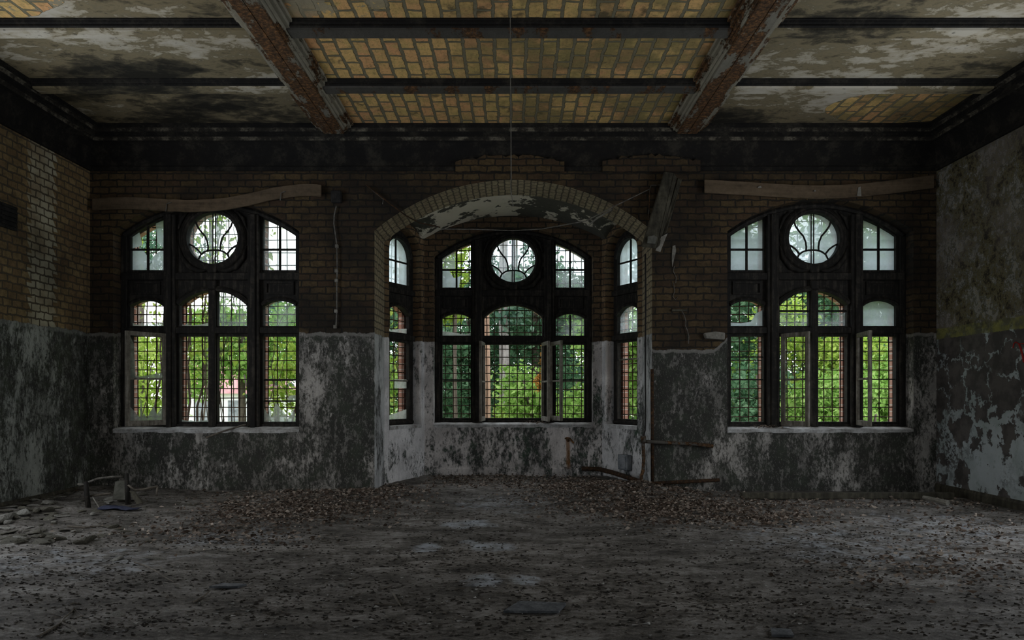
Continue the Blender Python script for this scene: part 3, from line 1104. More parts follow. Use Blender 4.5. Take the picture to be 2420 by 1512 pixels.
def big_window(name, cx, Yp, label, mullion, style):
    M = Matrix.Translation((cx, Yp, 0))
    root = empty(name, (cx, Yp, 0))
    root['kind'] = 'structure'
    tag(root, label, 'window')
    I = Matrix.Identity(4)
    NF, NB = .2, .275                      # wooden frame plane
    side_lo = rect(.6, 1.0, Z0, Z1)
    side_up = seg_arch(.6, 1.0, Z2, Z2S, Z2A, 10)
    mw = .05
    if mullion:
        mid_lo = [rect(-.407, -mw, Z0, Z1), rect(mw, .407, Z0, Z1)]
        full = seg_arch(-.407, .407, Z2, CS, CA, 20)
        rgt = [p for p in full[2:] if p[0] > mw]
        Rm = (.407 ** 2 + (CA - CS) ** 2) / (2 * (CA - CS))
        zt = CA - Rm + math.sqrt(Rm ** 2 - mw ** 2)
        half = [(mw, Z2), (.407, Z2)] + rgt + [(mw, zt)]
        mid_up = [flip(half), half]
    else:
        mid_lo = [rect(-.407, .407, Z0, Z1)]
        mid_up = [seg_arch(-.407, .407, Z2, CS, CA, 20)]
    tr, trl = trap(1), trap(-1)
    holes = [side_lo, flip(side_lo), side_up, flip(side_up), tr, trl, circle(.33)] + mid_lo + mid_up
    outer = seg_arch(-W_HW - .01, W_HW + .01, SILL - .01, W_SPR, W_CRN + .01, 24)
    mb = MB()
    mb.plate(outer, holes, NF, NB)
    mb.build('frame', MAT['wood_dark'], root)
    # posts and rails standing proud of the frame
    for s in (-1, 1):
        u0, u1 = sorted((s * .435, s * .575))
        bars(root, I, [((u0, .76), (u1, big_arch_z(.55, .05)), NF - .06, NF)], 'post')
        u0, u1 = sorted((s * .475, s * .535))
        bars(root, I, [((u0, .76), (u1, big_arch_z(.53, .06)), NF - .085, NF - .06)], 'post_bead')
        u0, u1 = sorted((s * 1.03, s * 1.1))
        bars(root, I, [((u0, .76), (u1, W_SPR - .02), NF - .035, NF)], 'side_post')
    bars(root, I, [((-1.09, 1.89), (1.09, 1.965), NF - .045, NF), ((-1.09, 2.535), (1.09, 2.62), NF - .05, NF)], 'transom')
    bars(root, I, [((-1.09, .755), (1.09, .8), NF - .02, NF + .03)], 'bottom_rail')
    if mullion:
        lo = .725 if style == 'west' else .76
        bars(root, I, [((-.04, lo), (.04, CA + .01), NF - .05, NF)], 'mullion', 'wood_dark')
    ring(root, I, .308, .41, NF - .055, NF + .07, 'rose_ring', 'wood_dark')
    # carved swags either side of the round light and a keystone under it
    mb = MB()
    mb.prism([(-.05, 2.62), (.05, 2.62), (.075, 2.72), (-.075, 2.72)], NF - .05, NF)
    mb.prism([(-.045, 2.42), (.045, 2.42), (.06, 2.53), (-.06, 2.53)], NF - .06, NF)
    mb.build('keystone', MAT['wood_dark'], root, bevel=.01)
    for s in (-1, 1):
        mb = MB()
        mb.tube([(s * .05, NF - .015, 2.66), (s * .16, NF - .02, 2.645), (s * .28, NF - .02, 2.69), (s * .37, NF - .015, 2.8), (s * .41, NF - .01, 2.95)], [.012, .03, .035, .03, .01], 8)
        mb.tube([(s * .3, NF - .012, 3.36), (s * .37, NF - .02, 3.28), (s * .415, NF - .012, 3.15)], [.01, .024, .01], 8)
        mb.build('carved_swag', MAT['wood_dark'], root)
        for z0, z1 in ((2.36, 2.52),):
            u0, u1 = sorted((s * .63, s * .98))
            mb = MB()
            mb.plate(rect(u0, u1, z0, z1), [rect(u0 + .025, u1 - .025, z0 + .025, z1 - .025)], NF - .02, NF)
            mb.build('panel_moulding', MAT['wood_dark'], root)
    arch_mould(root, I, side_up, .045, NF - .035, NF)
    arch_mould(root, I, flip(side_up), .045, NF - .035, NF, skip=0) if False else arch_mould(root, I, [(-u, z) for u, z in side_up], .045, NF - .035, NF)
    arch_mould(root, I, seg_arch(-.407, .407, Z2, CS, CA, 20), .06, NF - .045, NF)
    arch_mould(root, I, seg_arch(-W_HW + .055, W_HW - .055, SILL, W_SPR - .03, W_CRN - .055, 30), .055, NF - .06, NF, 'arch_rail')
    # glazing bars and glass
    for s in (-1, 1):
        um = s * .8
        bars(root, I, [((um - .013, 2.66), (um + .013, big_arch_z(.8, .06)), NF + .015, NF + .045)], 'glazing_bar')
        u0, u1 = sorted((s * .59, s * 1.01))
        bars(root, I, [((u0, 2.9), (u1, 2.925), NF + .015, NF + .045)], 'glazing_bar')
    tulip(root, I, NF + .03)
    gtop = {'west': ('glass_milky', 'glass', 'glass'), 'bay': ('glass', 'glass', 'glass'), 'east': ('glass_milky', 'glass_milky', 'glass_milky')}[style]
    if style == 'west':
        # cracked pane: three big pieces with gaps between them
        for poly in ([(-1.0, 2.66), (-.86, 2.66), (-.76, 2.76), (-.9, 2.94), (-1.0, 2.9)], [(-.84, 2.66), (-.6, 2.66), (-.6, 3.33), (-.72, 3.25), (-.7, 3.0), (-.62, 2.94), (-.74, 2.84)],
                     [(-1.0, 2.93), (-.88, 2.97), (-.92, 3.14), (-1.0, 3.1)]):
            pane(root, I, poly, NF + .05, 'glass_milky', 'glass_shard')
    elif style == 'bay':
        pane(root, I, [(-1.0, 2.66), (-.77, 2.66), (-.74, 2.83), (-.84, 2.8), (-.9, 2.9), (-1.0, 2.92)], NF + .05, 'glass_milky', 'glass_shard')
        pane(root, I, [(-1.0, 2.93), (-.82, 2.93), (-.82, 3.2), (-1.0, 3.09)], NF + .05, 'glass', 'pane')
    else:
        pane(root, I, trl, NF + .05, gtop[0])
    pane(root, I, tr, NF + .05, gtop[2])
    pane(root, I, circle(.325), NF + .05, gtop[1])
    if style == 'bay':
        pane(root, I, [(-.16, 2.76), (0, 2.735), (.0, 2.9), (-.06, 2.9), (-.13, 2.85)], NF + .045, 'glass_shard', 'glass_shard')
    # second tier
    if style == 'west':
        shards(root, I, -1.0, -.6, Z2, Z2 + .06, NF + .05, cnt=4, seed=3)
        pane(root, I, mid_up[1], NF + .05, 'glass')
        shards(root, I, -.4, -.05, Z2, Z2 + .05, NF + .05, cnt=4, seed=4)
        pane(root, I, side_up, NF + .05, 'glass')
    elif style == 'bay':
        shards(root, I, -1.0, -.6, Z2, Z2 + .07, NF + .05, cnt=4, seed=5)
        pane(root, I, side_up, NF + .05, 'glass')
        bars(root, I, [((.79, Z2), (.815, Z2A - .01), NF + .02, NF + .045)], 'glazing_bar')
    else:
        pane(root, I, side_up, NF + .05, 'glass_milky')
        pane(root, I, [(-1.0, Z2), (-.6, Z2), (-.6, 2.18), (-.68, 2.14), (-.74, 2.04), (-.86, 2.02), (-1.0, 2.03)], NF + .05, 'glass_milky', 'glass_shard')
        for k in (0, 1):
            s = -1 if k == 0 else 1
            u0, u1 = sorted((s * .05, s * .407))
            pane(root, I, rect(u0, u1, Z2, 2.15), NF + .05, 'glass')
            bars(root, I, [((u0, 2.155), (u1, 2.178), NF + .02, NF + .045)], 'glazing_bar')
    # lower tier
    if style == 'west':
        sash(root, I, -.52, -1, .5, .79, 1.885, 58, NF - .07, glass='broken', seed=21)
        shards(root, I, .6, 1.0, Z0, Z0 + .27, NF + .05, cnt=5, seed=8)
        pane(root, I, [(.88, 1.06), (1.0, 1.07), (1.0, 1.15), (.9, 1.14)], NF + .05, 'glass_shard', 'glass_shard')
        for z in (1.33, 1.075):
            bars(root, I, [((.6, z - .009), (1.0, z + .009), NF + .03, NF + .05)], 'glazing_bar')
        shards(root, I, -.4, -.05, Z0, Z0 + .03, NF + .05, cnt=5, seed=10)
    elif style == 'bay':
        sash(root, I, .5, 1, .47, .80, 1.88, 74, NF - .07, seed=2)
        sash(root, I, -.425, 1, .41, .79, 1.88, 95, NF - .02, seed=3)
        sash(root, I, .425, -1, .41, .79, 1.88, 100, NF - .02, seed=4)
        for s in (-1, 1):
            u0, u1 = sorted((s * .6, s * 1.0))
            bars(root, I, [((u0, 1.35), (u1, 1.372), NF + .02, NF + .045)], 'glazing_bar')
    else:
        sash(root, I, -.415, 1, .4, .78, 1.885, 62, NF - .05, seed=5)
        sash(root, I, .48, 1, .49, .79, 1.885, 99, NF - .06, seed=6)
        for (u0, u1, z) in ((-1.0, -.6, 1.61), (-1.0, -.6, 1.335), (.6, 1.0, 1.34)):
            bars(root, I, [((u0, z - .008), (u1, z + .008), NF + .02, NF + .045)], 'glazing_bar')
    # iron bars, brick facade behind them
    GN = .315
    for poly in [side_lo, flip(side_lo)] + mid_lo:
        grille(root, I, poly, GN)
    for poly in [side_up, flip(side_up)] + mid_up:
        grille(root, I, poly, GN)
    for poly in (tr, trl, circle(.32, 24)):
        grille(root, I, poly, GN, .15)
    ex_holes = [rect(.585, 1.03, Z0 - .07, 1.9), flip(rect(.585, 1.03, Z0 - .07, 1.9)), seg_arch(.585, 1.03, Z2 - .04, Z2S + .02, Z2A + .03, 10), flip(seg_arch(.585, 1.03, Z2 - .04, Z2S + .02, Z2A + .03, 10)),
                rect(-.42, .42, Z0 - .07, 1.9), seg_arch(-.42, .42, Z2 - .04, CS, CA + .02, 16), trap(1, .02), trap(-1, .02), circle(.34)]
    eo = rect(-1.42, 1.42, -.7, 4.4) if style != 'bay' else rect(-BX, BX, -.7, 4.4)
    mb = MB()
    mb.plate(eo, ex_holes, .345, .44)
    mb.build('brick_surround', MAT['red_x'], root)
    # sill board
    mb = MB()
    sl = [(-.005, SILL - .012), (-.006, SILL - .003), (0, SILL), (NF + .02, SILL + .028), (NF + .02, .7), (0, .7)]
    rows = []
    for i in range(31):
        u = -W_HW + 2 * W_HW * i / 30
        rows.append([(u, a + .004 * mnoise.noise(Vector((u * 6, cx, b))), b + .005 * mnoise.noise(Vector((u * 9, cx, a)))) for a, b in sl])
    mb.loft(rows, closed=True)
    mb.add(rows[0], [tuple(range(len(sl)))])
    mb.add(rows[-1], [tuple(range(len(sl)))])
    mb.build('window_sill', MAT['sill'], root)
    return root


w1 = big_window('window_1', -WCX, YW, 'arched window with rose light and vines outside, casement swung open, beside the tan brick wall', True, 'west')
w2 = big_window('window_2', 0, YB, 'arched central bay window with rose light and tall pine trunks outside', False, 'bay')
w3 = big_window('window_3', WCX, YW, 'arched window with rose light and milky upper panes, under the straight sagging board', True, 'east')


def side_window(name, s, label):
    M = cant_matrix(s)
    root = empty(name, (0, 0, 0))
    root['kind'] = 'structure'
    tag(root, label, 'window')
    u0, u1 = C0 + .085, C1 - .085
    lo = rect(u0, u1, Z0, 1.86)
    up = seg_arch(u0, u1, Z2, 2.22, 2.34, 12)
    top = seg_arch(u0, u1, 2.64, 3.0, 3.24, 14)
    NF, NB = .14, .2
    mb = MB()
    mb.plate(seg_arch(C0 - .01, C1 + .01, SILL - .01, 3.02, 3.37, 16), [lo, up, top], NF, NB, M)
    mb.build('frame', MAT['wood_dark'], root)
    bars(root, M, [((C0, 1.89), (C1, 1.96), NF - .04, NF), ((C0, 2.5), (C1, 2.57), NF - .04, NF)], 'transom')
    bars(root, M, [((C0, .76), (C1, .8), NF - .02, NF)], 'bottom_rail')
    arch_mould(root, M, up, .045, NF - .035, NF)
    arch_mould(root, M, top, .05, NF - .04, NF)
    um = (u0 + u1) / 2
    bars(root, M, [((um - .012, 2.64), (um + .012, 3.23), NF + .015, NF + .04)], 'glazing_bar')
    bars(root, M, [((u0, 2.93), (u1, 2.953), NF + .015, NF + .04)], 'glazing_bar')
    pane(root, M, top, NF + .045, 'glass_milky')
    if s < 0:
        shards(root, M, u0, u1, Z2, Z2 + .12, NF + .045, cnt=4, seed=31)
        shards(root, M, u0, u1, Z0, Z0 + .16, NF + .045, cnt=4, seed=32)
        pane(root, M, rect(um, u1, 1.24, 1.36), NF + .045, 'glass_shard', 'glass_shard')
    else:
        shards(root, M, u0, u1, Z2, Z2 + .07, NF + .045, cnt=4, seed=33)
        pane(root, M, up, NF + .05, 'glass')
    bars(root, M, [((u0, 1.62 if s > 0 else 1.33), (u1, 1.64 if s > 0 else 1.35), NF + .015, NF + .04)], 'glazing_bar', 'wood_grey')
    grille(root, M, lo, .235)
    grille(root, M, up, .235)
    grille(root, M, top, .235, .14)
    mb = MB()
    mb.plate(rect(-.05, CL, -.7, 4.4), [rect(u0 - .02, u1 + .02, Z0 - .05, 1.9), seg_arch(u0 - .02, u1 + .02, Z2 - .04, 2.24, 2.37, 12), seg_arch(u0 - .02, u1 + .02, 2.6, 3.0, 3.27, 14)], .255, .335, M)
    mb.build('brick_surround', MAT['red_cw'], root)
    mb = MB()
    mb.prism([(C0, .7), (C1, .7), (C1, SILL + .004), (C0, SILL + .004)], -.008, NF + .01, M)
    mb.build('window_sill', MAT['sill'], root)
    return root


side_window('window_4', -1, 'narrow arched side window of the bay overgrown by green vines')
side_window('window_5', 1, 'narrow arched side window of the bay with a red brick pier outside')

# ------------------------------------------------------------------ trims at the floor
mb = MB()
mb.box((-.012, 0, 0), (0, 1, .1))
for nm, a, b, inw, h, lab in (('baseboard_right', (5, 3), (5, YW), (-1, 0), .11, 'dark skirting along the foot of the peeling wall'),
                              ('baseboard_left', (-5, 3), (-5, YW), (1, 0), .1, 'grey skirting along the foot of the tan brick wall'),
                              ('baseboard_bay', (-BX, YB), (BX, YB), (0, -1), .16, 'pale plaster skirting under the bay window')):
    a, b, inw = Vector(a), Vector(b), Vector(inw)
    mb = MB()
    rows = []
    for i in range(41):
        p = a.lerp(b, i / 40)
        row = []
        for o, z in ((0, -.05), (.022, -.05), (.022, h - .03), (.012, h - .012), (.01, h), (0, h)):
            q = p + inw * (o + .003 * mnoise.noise(Vector((i * .5, z * 5, a.x))))
            row.append((q.x, q.y, z))
        rows.append(row)
    mb.loft(rows, closed=True)
    tag(mb.build(nm, MAT['bay'] if 'bay' in nm else MAT['timber']), lab, 'skirting', kind='structure')

# ------------------------------------------------------------------ boards, timber, wires, pipes


def ribbon_board(name, pts, width, thick, mat, label, Y, tilt=0.0):
    """a warped board: pts = centre line in photo pixels"""
    mb = MB()
    P = []
    for i in range(len(pts) - 1):
        for k in range(6):
            t = k / 6
            p0 = pts[max(0, i - 1)]
            p1, p2 = pts[i], pts[i + 1]
            p3 = pts[min(len(pts) - 1, i + 2)]
            f = lambda a, b, c, d: .5 * (2 * b + (c - a) * t + (2 * a - 5 * b + 4 * c - d) * t * t + (3 * b - a - 3 * c + d) * t ** 3)
            P.append((f(p0[0], p1[0], p2[0], p3[0]), f(p0[1], p1[1], p2[1], p3[1])))
    P.append(pts[-1])
    rows = []
    for i, p in enumerate(P):
        w = at(p[0], p[1], Y)
        e = .004 * mnoise.noise(Vector((i * .6, 0, Y)))
        hw = width / 2
        rows.append([(w.x, w.y - thick, w.z - hw + e), (w.x, w.y - thick, w.z + hw + e), (w.x, w.y + tilt, w.z + hw + e), (w.x, w.y + tilt, w.z - hw + e)])
    mb.loft(rows, closed=True)
    mb.add(rows[0], [(0, 1, 2, 3)])
    mb.add(rows[-1], [(0, 1, 2, 3)])
    return mb, P


r = empty('warped_board', at(222, 492, 8.44))
tag(r, 'wavy warped brown board nailed across the top of the vine covered window', 'board')
mb, P = ribbon_board('plank', [(220, 484), (300, 481), (380, 485), (450, 487), (520, 484), (590, 472), (650, 458), (720, 450), (760, 452)], .142, .025, 'board', '', 8.45)
adopt(mb.build('plank', MAT['board'], bevel=.004), r)
for px, py in ((405, 478), (675, 452)):
    mb = MB()
    a = at(px, py, 8.42)
    mb.tube([a, a + Vector((-.05, -.01, -.02)), a + Vector((-.06, -.012, -.11))], .006, 5)
    adopt(mb.build('splinter', MAT['cable']), r)
mb = MB()
for px, py in ((250, 484), (730, 451)):
    mb = MB()
    a = at(px, py, 8.46)
    mb.box((a.x - .02, 8.44, a.z - .02), (a.x + .02, 8.498, a.z + .02))
    adopt(mb.build('bracket', MAT['iron']), r)

r = empty('sagging_board', at(1665, 443, 8.44))
tag(r, 'long straight brown board sagging across the top of the milky paned window', 'board')
mb, P = ribbon_board('plank', [(1664, 441), (1750, 446), (1850, 452), (1930, 454), (2010, 452), (2100, 443), (2205, 430)], .155, .025, 'board', '', 8.45)
adopt(mb.build('plank', MAT['board'], bevel=.004), r)
for px, py, w, h in ((1795, 442, .05, .02), (1925, 451, .03, .02), (2030, 452, .05, .11)):
    mb = MB()
    a = at(px, py, 8.42)
    mb.prism([(a.x - w / 2, a.z - h / 2), (a.x + w / 2, a.z - h / 2), (a.x + w * .3, a.z + h / 2), (a.x - w * .2, a.z + h * .4)], 8.412, 8.424)
    adopt(mb.build('splinter', MAT['canvas']), r)
for px, py in ((1700, 444), (2170, 436)):
    mb = MB()
    a = at(px, py, 8.46)
    mb.box((a.x - .02, 8.44, a.z - .02), (a.x + .02, 8.498, a.z + .02))
    adopt(mb.build('bracket', MAT['iron']), r)

# leaning timber casing beside the bay arch
r = empty('timber_casing', at(1545, 590, 8.3))
tag(r, 'broken mossy timber casing hanging slantwise beside the bay arch', 'timber')


def slab(corners_px, Y0, Y1, thick):
    """corners: photo pixels (4) with individual distances"""
    mb = MB()
    front = [at(px, py, Y) for (px, py), Y in zip(corners_px, (Y0, Y0, Y1, Y1))]
    back = [p + Vector((.0, thick, .01)) for p in front]
    mb.add(front + back, [(0, 1, 2, 3), (7, 6, 5, 4), (0, 1, 5, 4), (1, 2, 6, 5), (2, 3, 7, 6), (3, 0, 4, 7)])
    return mb


adopt(slab([(1517, 583), (1551, 587), (1592, 408), (1571, 405)], 8.22, 8.38, .05).build('front_board', MAT['timber'], bevel=.006), r)
adopt(slab([(1551, 587), (1559, 580), (1600, 418), (1592, 408)], 8.22, 8.38, .11).build('side_board', MAT['timber'], bevel=.006), r)
adopt(slab([(1560, 566), (1576, 548), (1612, 424), (1602, 420)], 8.26, 8.4, .03).build('back_board', MAT['timber'], bevel=.006), r)
mb = MB()
mb.prism([(p.x, p.z) for p in (at(1549, 592, 8.25), at(1560, 596, 8.25), at(1566, 580, 8.25), at(1577, 552, 8.25), at(1562, 560, 8.25))], 8.235, 8.25)
adopt(mb.build('torn_felt', MAT['canvas']), r)
mb = MB()
mb.prism([(p.x, p.z) for p in (at(1529, 576, 8.2), at(1548, 577, 8.2), at(1552, 562, 8.2), at(1545, 557, 8.2), at(1530, 560, 8.2))], 8.17, 8.19)
adopt(mb.build('moss_patch', MAT['leaf_deep'] if False else MAT['panel']), r)


def wire(name, pts, rad, mat, label, cat, group=None, seg=6, sub=1):
    mb = MB()
    mb.tube(pts, rad, seg)
    return tag(mb.build(name, MAT[mat]), label, cat, group)


# hanging wire from the ceiling
YH = 5.2
pts = [Vector(((1205 - VX) * YH / F, YH, CZ))]
for px, py in ((1206, 60), (1206.5, 200), (1207.5, 300), (1208, 420)):
    pts.append(at(px, py, YH))
for px, py in ((1206.5, 440), (1208, 456), (1211, 474), (1213, 488)):
    pts.append(at(px, py, YH))
wire('hanging_wire', pts, .003, 'canvas', 'thin wire hanging straight down from the middle of the ceiling', 'wire')

# cables and rods in the bay arch
wire('sagging_cable', [at(1042, 541, 8.95), at(1130, 542, 8.8), at(1213, 545, 8.7), at(1280, 541, 8.6), at(1385, 522, 8.5), at(1450, 488, 8.44), at(1535, 447, 8.45)], .006, 'cable', 'grey cable strung across the bay arch to the timber casing', 'cable')
wire('dark_cable', [at(866, 437, 8.46), at(905, 468, 8.46), at(957, 508, 8.46), at(990, 526, 8.75), at(1040, 537, 8.95)], .008, 'iron', 'dark cable running down the left shoulder of the bay arch', 'cable')
wire('iron_bracket', [at(1560, 437, 8.46), at(1539, 438, 8.46), at(1536, 446, 8.46), at(1535, 480, 8.47), at(1533, 520, 8.48)], .008, 'pipe', 'bent iron bracket beside the top of the timber casing', 'bracket')
wire('loose_batten', [at(1390, 533, 8.9), at(1412, 515, 8.8), at(1447, 495, 8.6)], .012, 'canvas', 'short pale batten dangling under the bay vault', 'batten')
wire('wire_stub', [at(870, 441, 8.485), at(906, 471, 8.47), at(904, 482, 8.47)], .005, 'cable', 'short pale bent wire on the brick above the arch shoulder', 'wire')

# clipped cable on the pier between the first window and the bay
r = empty('clipped_cable', at(795, 780, 8.48))
tag(r, 'old cable in clips running down the brick pier beside the bay', 'cable')
mb = MB()
mb.tube([at(px, py, 8.47) for px, py in ((795, 486), (790, 508), (789, 528), (792, 548), (796, 580), (797, 630), (796, 680), (796, 730), (794, 776))], .0075, 6)
adopt(mb.build('cable', MAT['cable']), r)
for px, py in ((796, 582), (795, 640), (795, 663), (794, 735), (792, 772)):
    a = at(px, py, 8.48)
    mb = MB()
    mb.box((a.x - .018, 8.462, a.z - .02), (a.x + .018, 8.5, a.z + .02))
    adopt(mb.build('clip', MAT['canvas'], bevel=.004), r)
a = at(795, 465, 8.47)
mb = MB()
mb.box((a.x - .06, 8.44, a.z - .07), (a.x + .06, 8.51, a.z + .07))
adopt(mb.build('junction_box', MAT['black'], bevel=.008), r)

r = empty('dangling_rag', at(1594, 705, 8.49))
tag(r, 'frayed rag and wire dangling on the brick pier under the timber casing', 'rag')
mb = MB()
mb.prism([(p.x, p.z) for p in (at(1590, 630, 8.46), at(1594, 612, 8.46), at(1599, 592, 8.46), at(1597, 578, 8.46), at(1591, 580, 8.46), at(1589, 605, 8.46))], 8.484, 8.502)
adopt(mb.build('cloth', MAT['canvas']), r)
mb = MB()
mb.tube([at(px, py, 8.492) for px, py in ((1594, 628), (1591, 640), (1598, 655), (1597, 668), (1592, 668), (1594, 690), (1590, 700), (1596, 708), (1601, 702))], .004, 5)
adopt(mb.build('wire', MAT['cable']), r)
r = empty('hanging_flex', at(1627, 800, 8.47))
tag(r, 'thin frayed flex on the brick pier above the broken plaster edge', 'cable')
mb = MB()
mb.tube([at(px, py, 8.475) for px, py in ((1612, 735), (1617, 745), (1621, 758), (1620, 770), (1625, 782), (1628, 795), (1627, 812))], .005, 5)
adopt(mb.build('flex', MAT['cable']), r)
a = at(1604, 733, 8.48)
mb = MB()
mb.box((a.x - .08, 8.47, a.z - .012), (a.x + .1, 8.5, a.z + .012))
adopt(mb.build('bracket', MAT['timber'], bevel=.004), r)
# lump of plaster ledge beside the east window
mb = MB()
mb.prism([(p.x, p.z) for p in (at(1668, 800, 8.45), at(1712, 803, 8.45), at(1713, 786, 8.45), at(1690, 783, 8.45), at(1664, 787, 8.45))], 8.43, 8.52)
tag(mb.build('plaster_ledge', MAT['canvas'], bevel=.01), 'broken pale lump of plaster clinging beside the milky paned window', 'plaster')

# conduit and pipes round the bay's east corner
r = empty('conduit_pipe', at(1523, 1140, 8.42))
tag(r, 'thin conduit running down the bay jamb into a rusty standpipe', 'pipe')
mb = MB()
mb.tube([at(1525, 600, 8.44), at(1526, 700, 8.44), at(1525, 850, 8.44), at(1525.5, 985, 8.44), at(1525, 1015, 8.44), at(1521, 1030, 8.43), at(1520.5, 1040, 8.43)], .009, 8)
adopt(mb.build('conduit', MAT['black']), r)
mb = MB()
mb.tube([at(1520.5, 1036, 8.42), at(1521, 1090, 8.42), at(1520, 1110, 8.42), at(1516, 1124, 8.4), at(1514, 1146, 8.38)], .02, 10)
adopt(mb.build('standpipe', MAT['pipe']), r)
mb = MB()
mb.tube([at(1520, 1030, 8.42), at(1521, 1046, 8.42)], .03, 10)
adopt(mb.build('coupling', MAT['pipe']), r)
wire('wall_pipe', [at(1523, 1043, 8.42), at(1560, 1045, 8.43), at(1640, 1049, 8.44), at(1685, 1054, 8.45)], [.02, .022, .022, .024], 'pipe', 'rusty horizontal pipe sticking out from the standpipe across the plaster', 'pipe', seg=10)
wire('riser_pipe', [at(1541, 872, 8.46), at(1541.5, 1000, 8.46), at(1542, 1145, 8.46)], .02, 'iron', 'dark brown vertical pipe on the wall just past the bay corner', 'pipe', seg=10)
wire('skirting_pipe', [at(1375, 1107, 9.85), at(1415, 1108, 9.8), at(1450, 1117, 9.45), at(1510, 1137, 8.75)], .03, 'iron', 'rusty pipe along the foot of the canted bay wall', 'pipe', seg=10)
wire('low_pipe', [at(1528, 1143, 8.4), at(1600, 1139, 8.41), at(1700, 1134, 8.43)], .022, 'iron', 'dark pipe along the foot of the plaster past the bay corner', 'pipe', seg=10)

# grey box on the canted wall
r = empty('meter_box', at(1500, 1130, 9.1))
tag(r, 'small grey box on the bay wall low beside the standpipe', 'box')
M = cant_matrix(1)
pa = Vector((1.50, 9.42, 0))
u = (AX - pa.x) * cd.x + (pa.y - AY) * cd.y
mb = MB()
mb.box((u - .1, -.09, .17), (u + .1, .0, .37), M)
adopt(mb.build('housing', MAT['box_grey'], bevel=.012), r)
mb = MB()
mb.box((u - .08, -.1, .19), (u + .08, -.088, .35), M)
adopt(mb.build('cover', MAT['box_grey'], bevel=.004), r)

# rusty hook with its stain in the bay
r = empty('wall_hook', at(1343, 1050, 9.88))
tag(r, 'rusty iron hook in the plaster under the bay window', 'hook')
mb = MB()
mb.tube([at(1336, 1036, 9.9), at(1340, 1034, 9.85), at(1346, 1035, 9.84), at(1356, 1047, 9.86)], .012, 6)
adopt(mb.build('hook', MAT['rust']), r)
mb = MB()
mb.tube([at(1341, 1038, 9.9), at(1342, 1041, 9.86)], .022, 8)
adopt(mb.build('plug', MAT['rust']), r)

# stick leaning on the first window's sill
wire('leaning_stick', [at(487, 1034, 8.3), at(530, 1018, 8.42), at(580, 1003, 8.6)], .011, 'stick', 'grey stick poking off the sill of the vine covered window', 'stick')

# vent hatch on the left wall
r = empty('wall_vent', (-4.98, 7.1, 2.78))
tag(r, 'square black iron vent high on the tan brick wall', 'vent')
mb = MB()
mb.box((-5.0, 6.96, 2.79), (-4.975, 7.22, 3.03))
adopt(mb.build('plate', MAT['black'], bevel=.004), r)
for k in range(5):
    mb = MB()
    z = 2.82 + k * .044
    mb.box((-4.975, 6.98, z), (-4.96, 7.2, z + .02))
    adopt(mb.build('louvre', MAT['black']), r)

# red sprayed mark on the right wall
mb = MB()
Xr = 4.995
def onr(px, py):
    Y = Xr * F / (px - VX)
    return (Xr, Y, EYE + (VY - py) * Y / F)
mb.tube([onr(2394, 822), onr(2396, 812), onr(2400, 808), (Xr,) + onr(2408, 812)[1:], onr(2420, 812), onr(2432, 806)], .006, 5)
mb.tube([onr(2408, 812), onr(2412, 822), onr(2416, 836), onr(2420, 856)], .009, 5)
tag(mb.build('graffiti', MAT['red_paint']), 'red sprayed graffiti stroke on the peeling wall', 'graffiti')

# long batten lying along the wall under the east window
a, b = on_floor(1760, 1186), on_floor(2262, 1184)
mb = MB()
mb.box((a[0], 7.83, .015), (b[0], 7.9, .085))
tag(mb.build('floor_batten', MAT['timber'], bevel=.006), 'long dark batten lying on the floor under the milky paned window', 'batten')
a, b = on_floor(2170, 1188), on_floor(2240, 1202)
wire('loose_lath', [(a[0], a[1] - .1, floor_h(*a) + .06), (b[0], b[1], floor_h(*b) + .03)], [.02, .028], 'canvas', 'pale broken lath lying by the corner of the peeling wall', 'lath')

# ------------------------------------------------------------------ broken furniture frame in the corner
bx, by = on_floor(255, 1200)
r = empty('furniture_frame', (bx, by, floor_h(bx, by)))
tag(r, 'broken overturned furniture frame with bent rail lying among rubble', 'broken furniture')


def fp(px, py, Y=7.2):
    return at(px, py, Y)


def rod(name, pts, rad, mat):
    mb = MB()
    mb.tube(pts, rad, 8)
    return adopt(mb.build(name, MAT[mat]), r)


rod('post', [fp(203, 1138, 7.1), fp(205, 1165, 7.08), fp(210, 1208, 7.05)], [.022, .024, .026], 'wood_dark')
rod('post', [fp(299, 1119, 7.3), fp(301, 1150, 7.28), fp(303, 1192, 7.25)], [.02, .026, .028], 'wood_dark')
rod('top_rail', [fp(204, 1141, 7.1), fp(230, 1131, 7.14), fp(262, 1127, 7.22), fp(292, 1126, 7.3)], .011, 'cable')
rod('rail_stub', [fp(184, 1144, 7.1), fp(203, 1145, 7.1)], .01, 'cable')
rod('stretcher', [fp(211, 1172, 7.12), fp(262, 1166, 7.2)], .012, 'stick')
rod('brace', [fp(219, 1174, 7.05), fp(232, 1195, 7.0), fp(244, 1218, 6.95)], .006, 'cable')
rod('broken_arm', [fp(302, 1146, 7.27), fp(318, 1158, 7.3), fp(340, 1156, 7.35), fp(372, 1149, 7.4)], .011, 'stick')
rod('broken_arm', [fp(372, 1149, 7.4), fp(370, 1172, 7.4)], .01, 'stick')
mb = MB()
q = [fp(265, 1180, 7.3), fp(299, 1181, 7.25), fp(298, 1134, 7.38), fp(272, 1138, 7.42)]
k = [p + Vector((0, .02, 0)) for p in q]
mb.add(q + k, [(0, 1, 2, 3), (7, 6, 5, 4), (0, 1, 5, 4), (1, 2, 6, 5), (2, 3, 7, 6), (3, 0, 4, 7)])
adopt(mb.build('panel', MAT['panel'], bevel=.004), r)
mb = MB()
q = [fp(305, 1160, 7.2), fp(318, 1162, 7.2), fp(338, 1190, 7.15), fp(322, 1192, 7.15)]
k = [p + Vector((0, .03, 0)) for p in q]
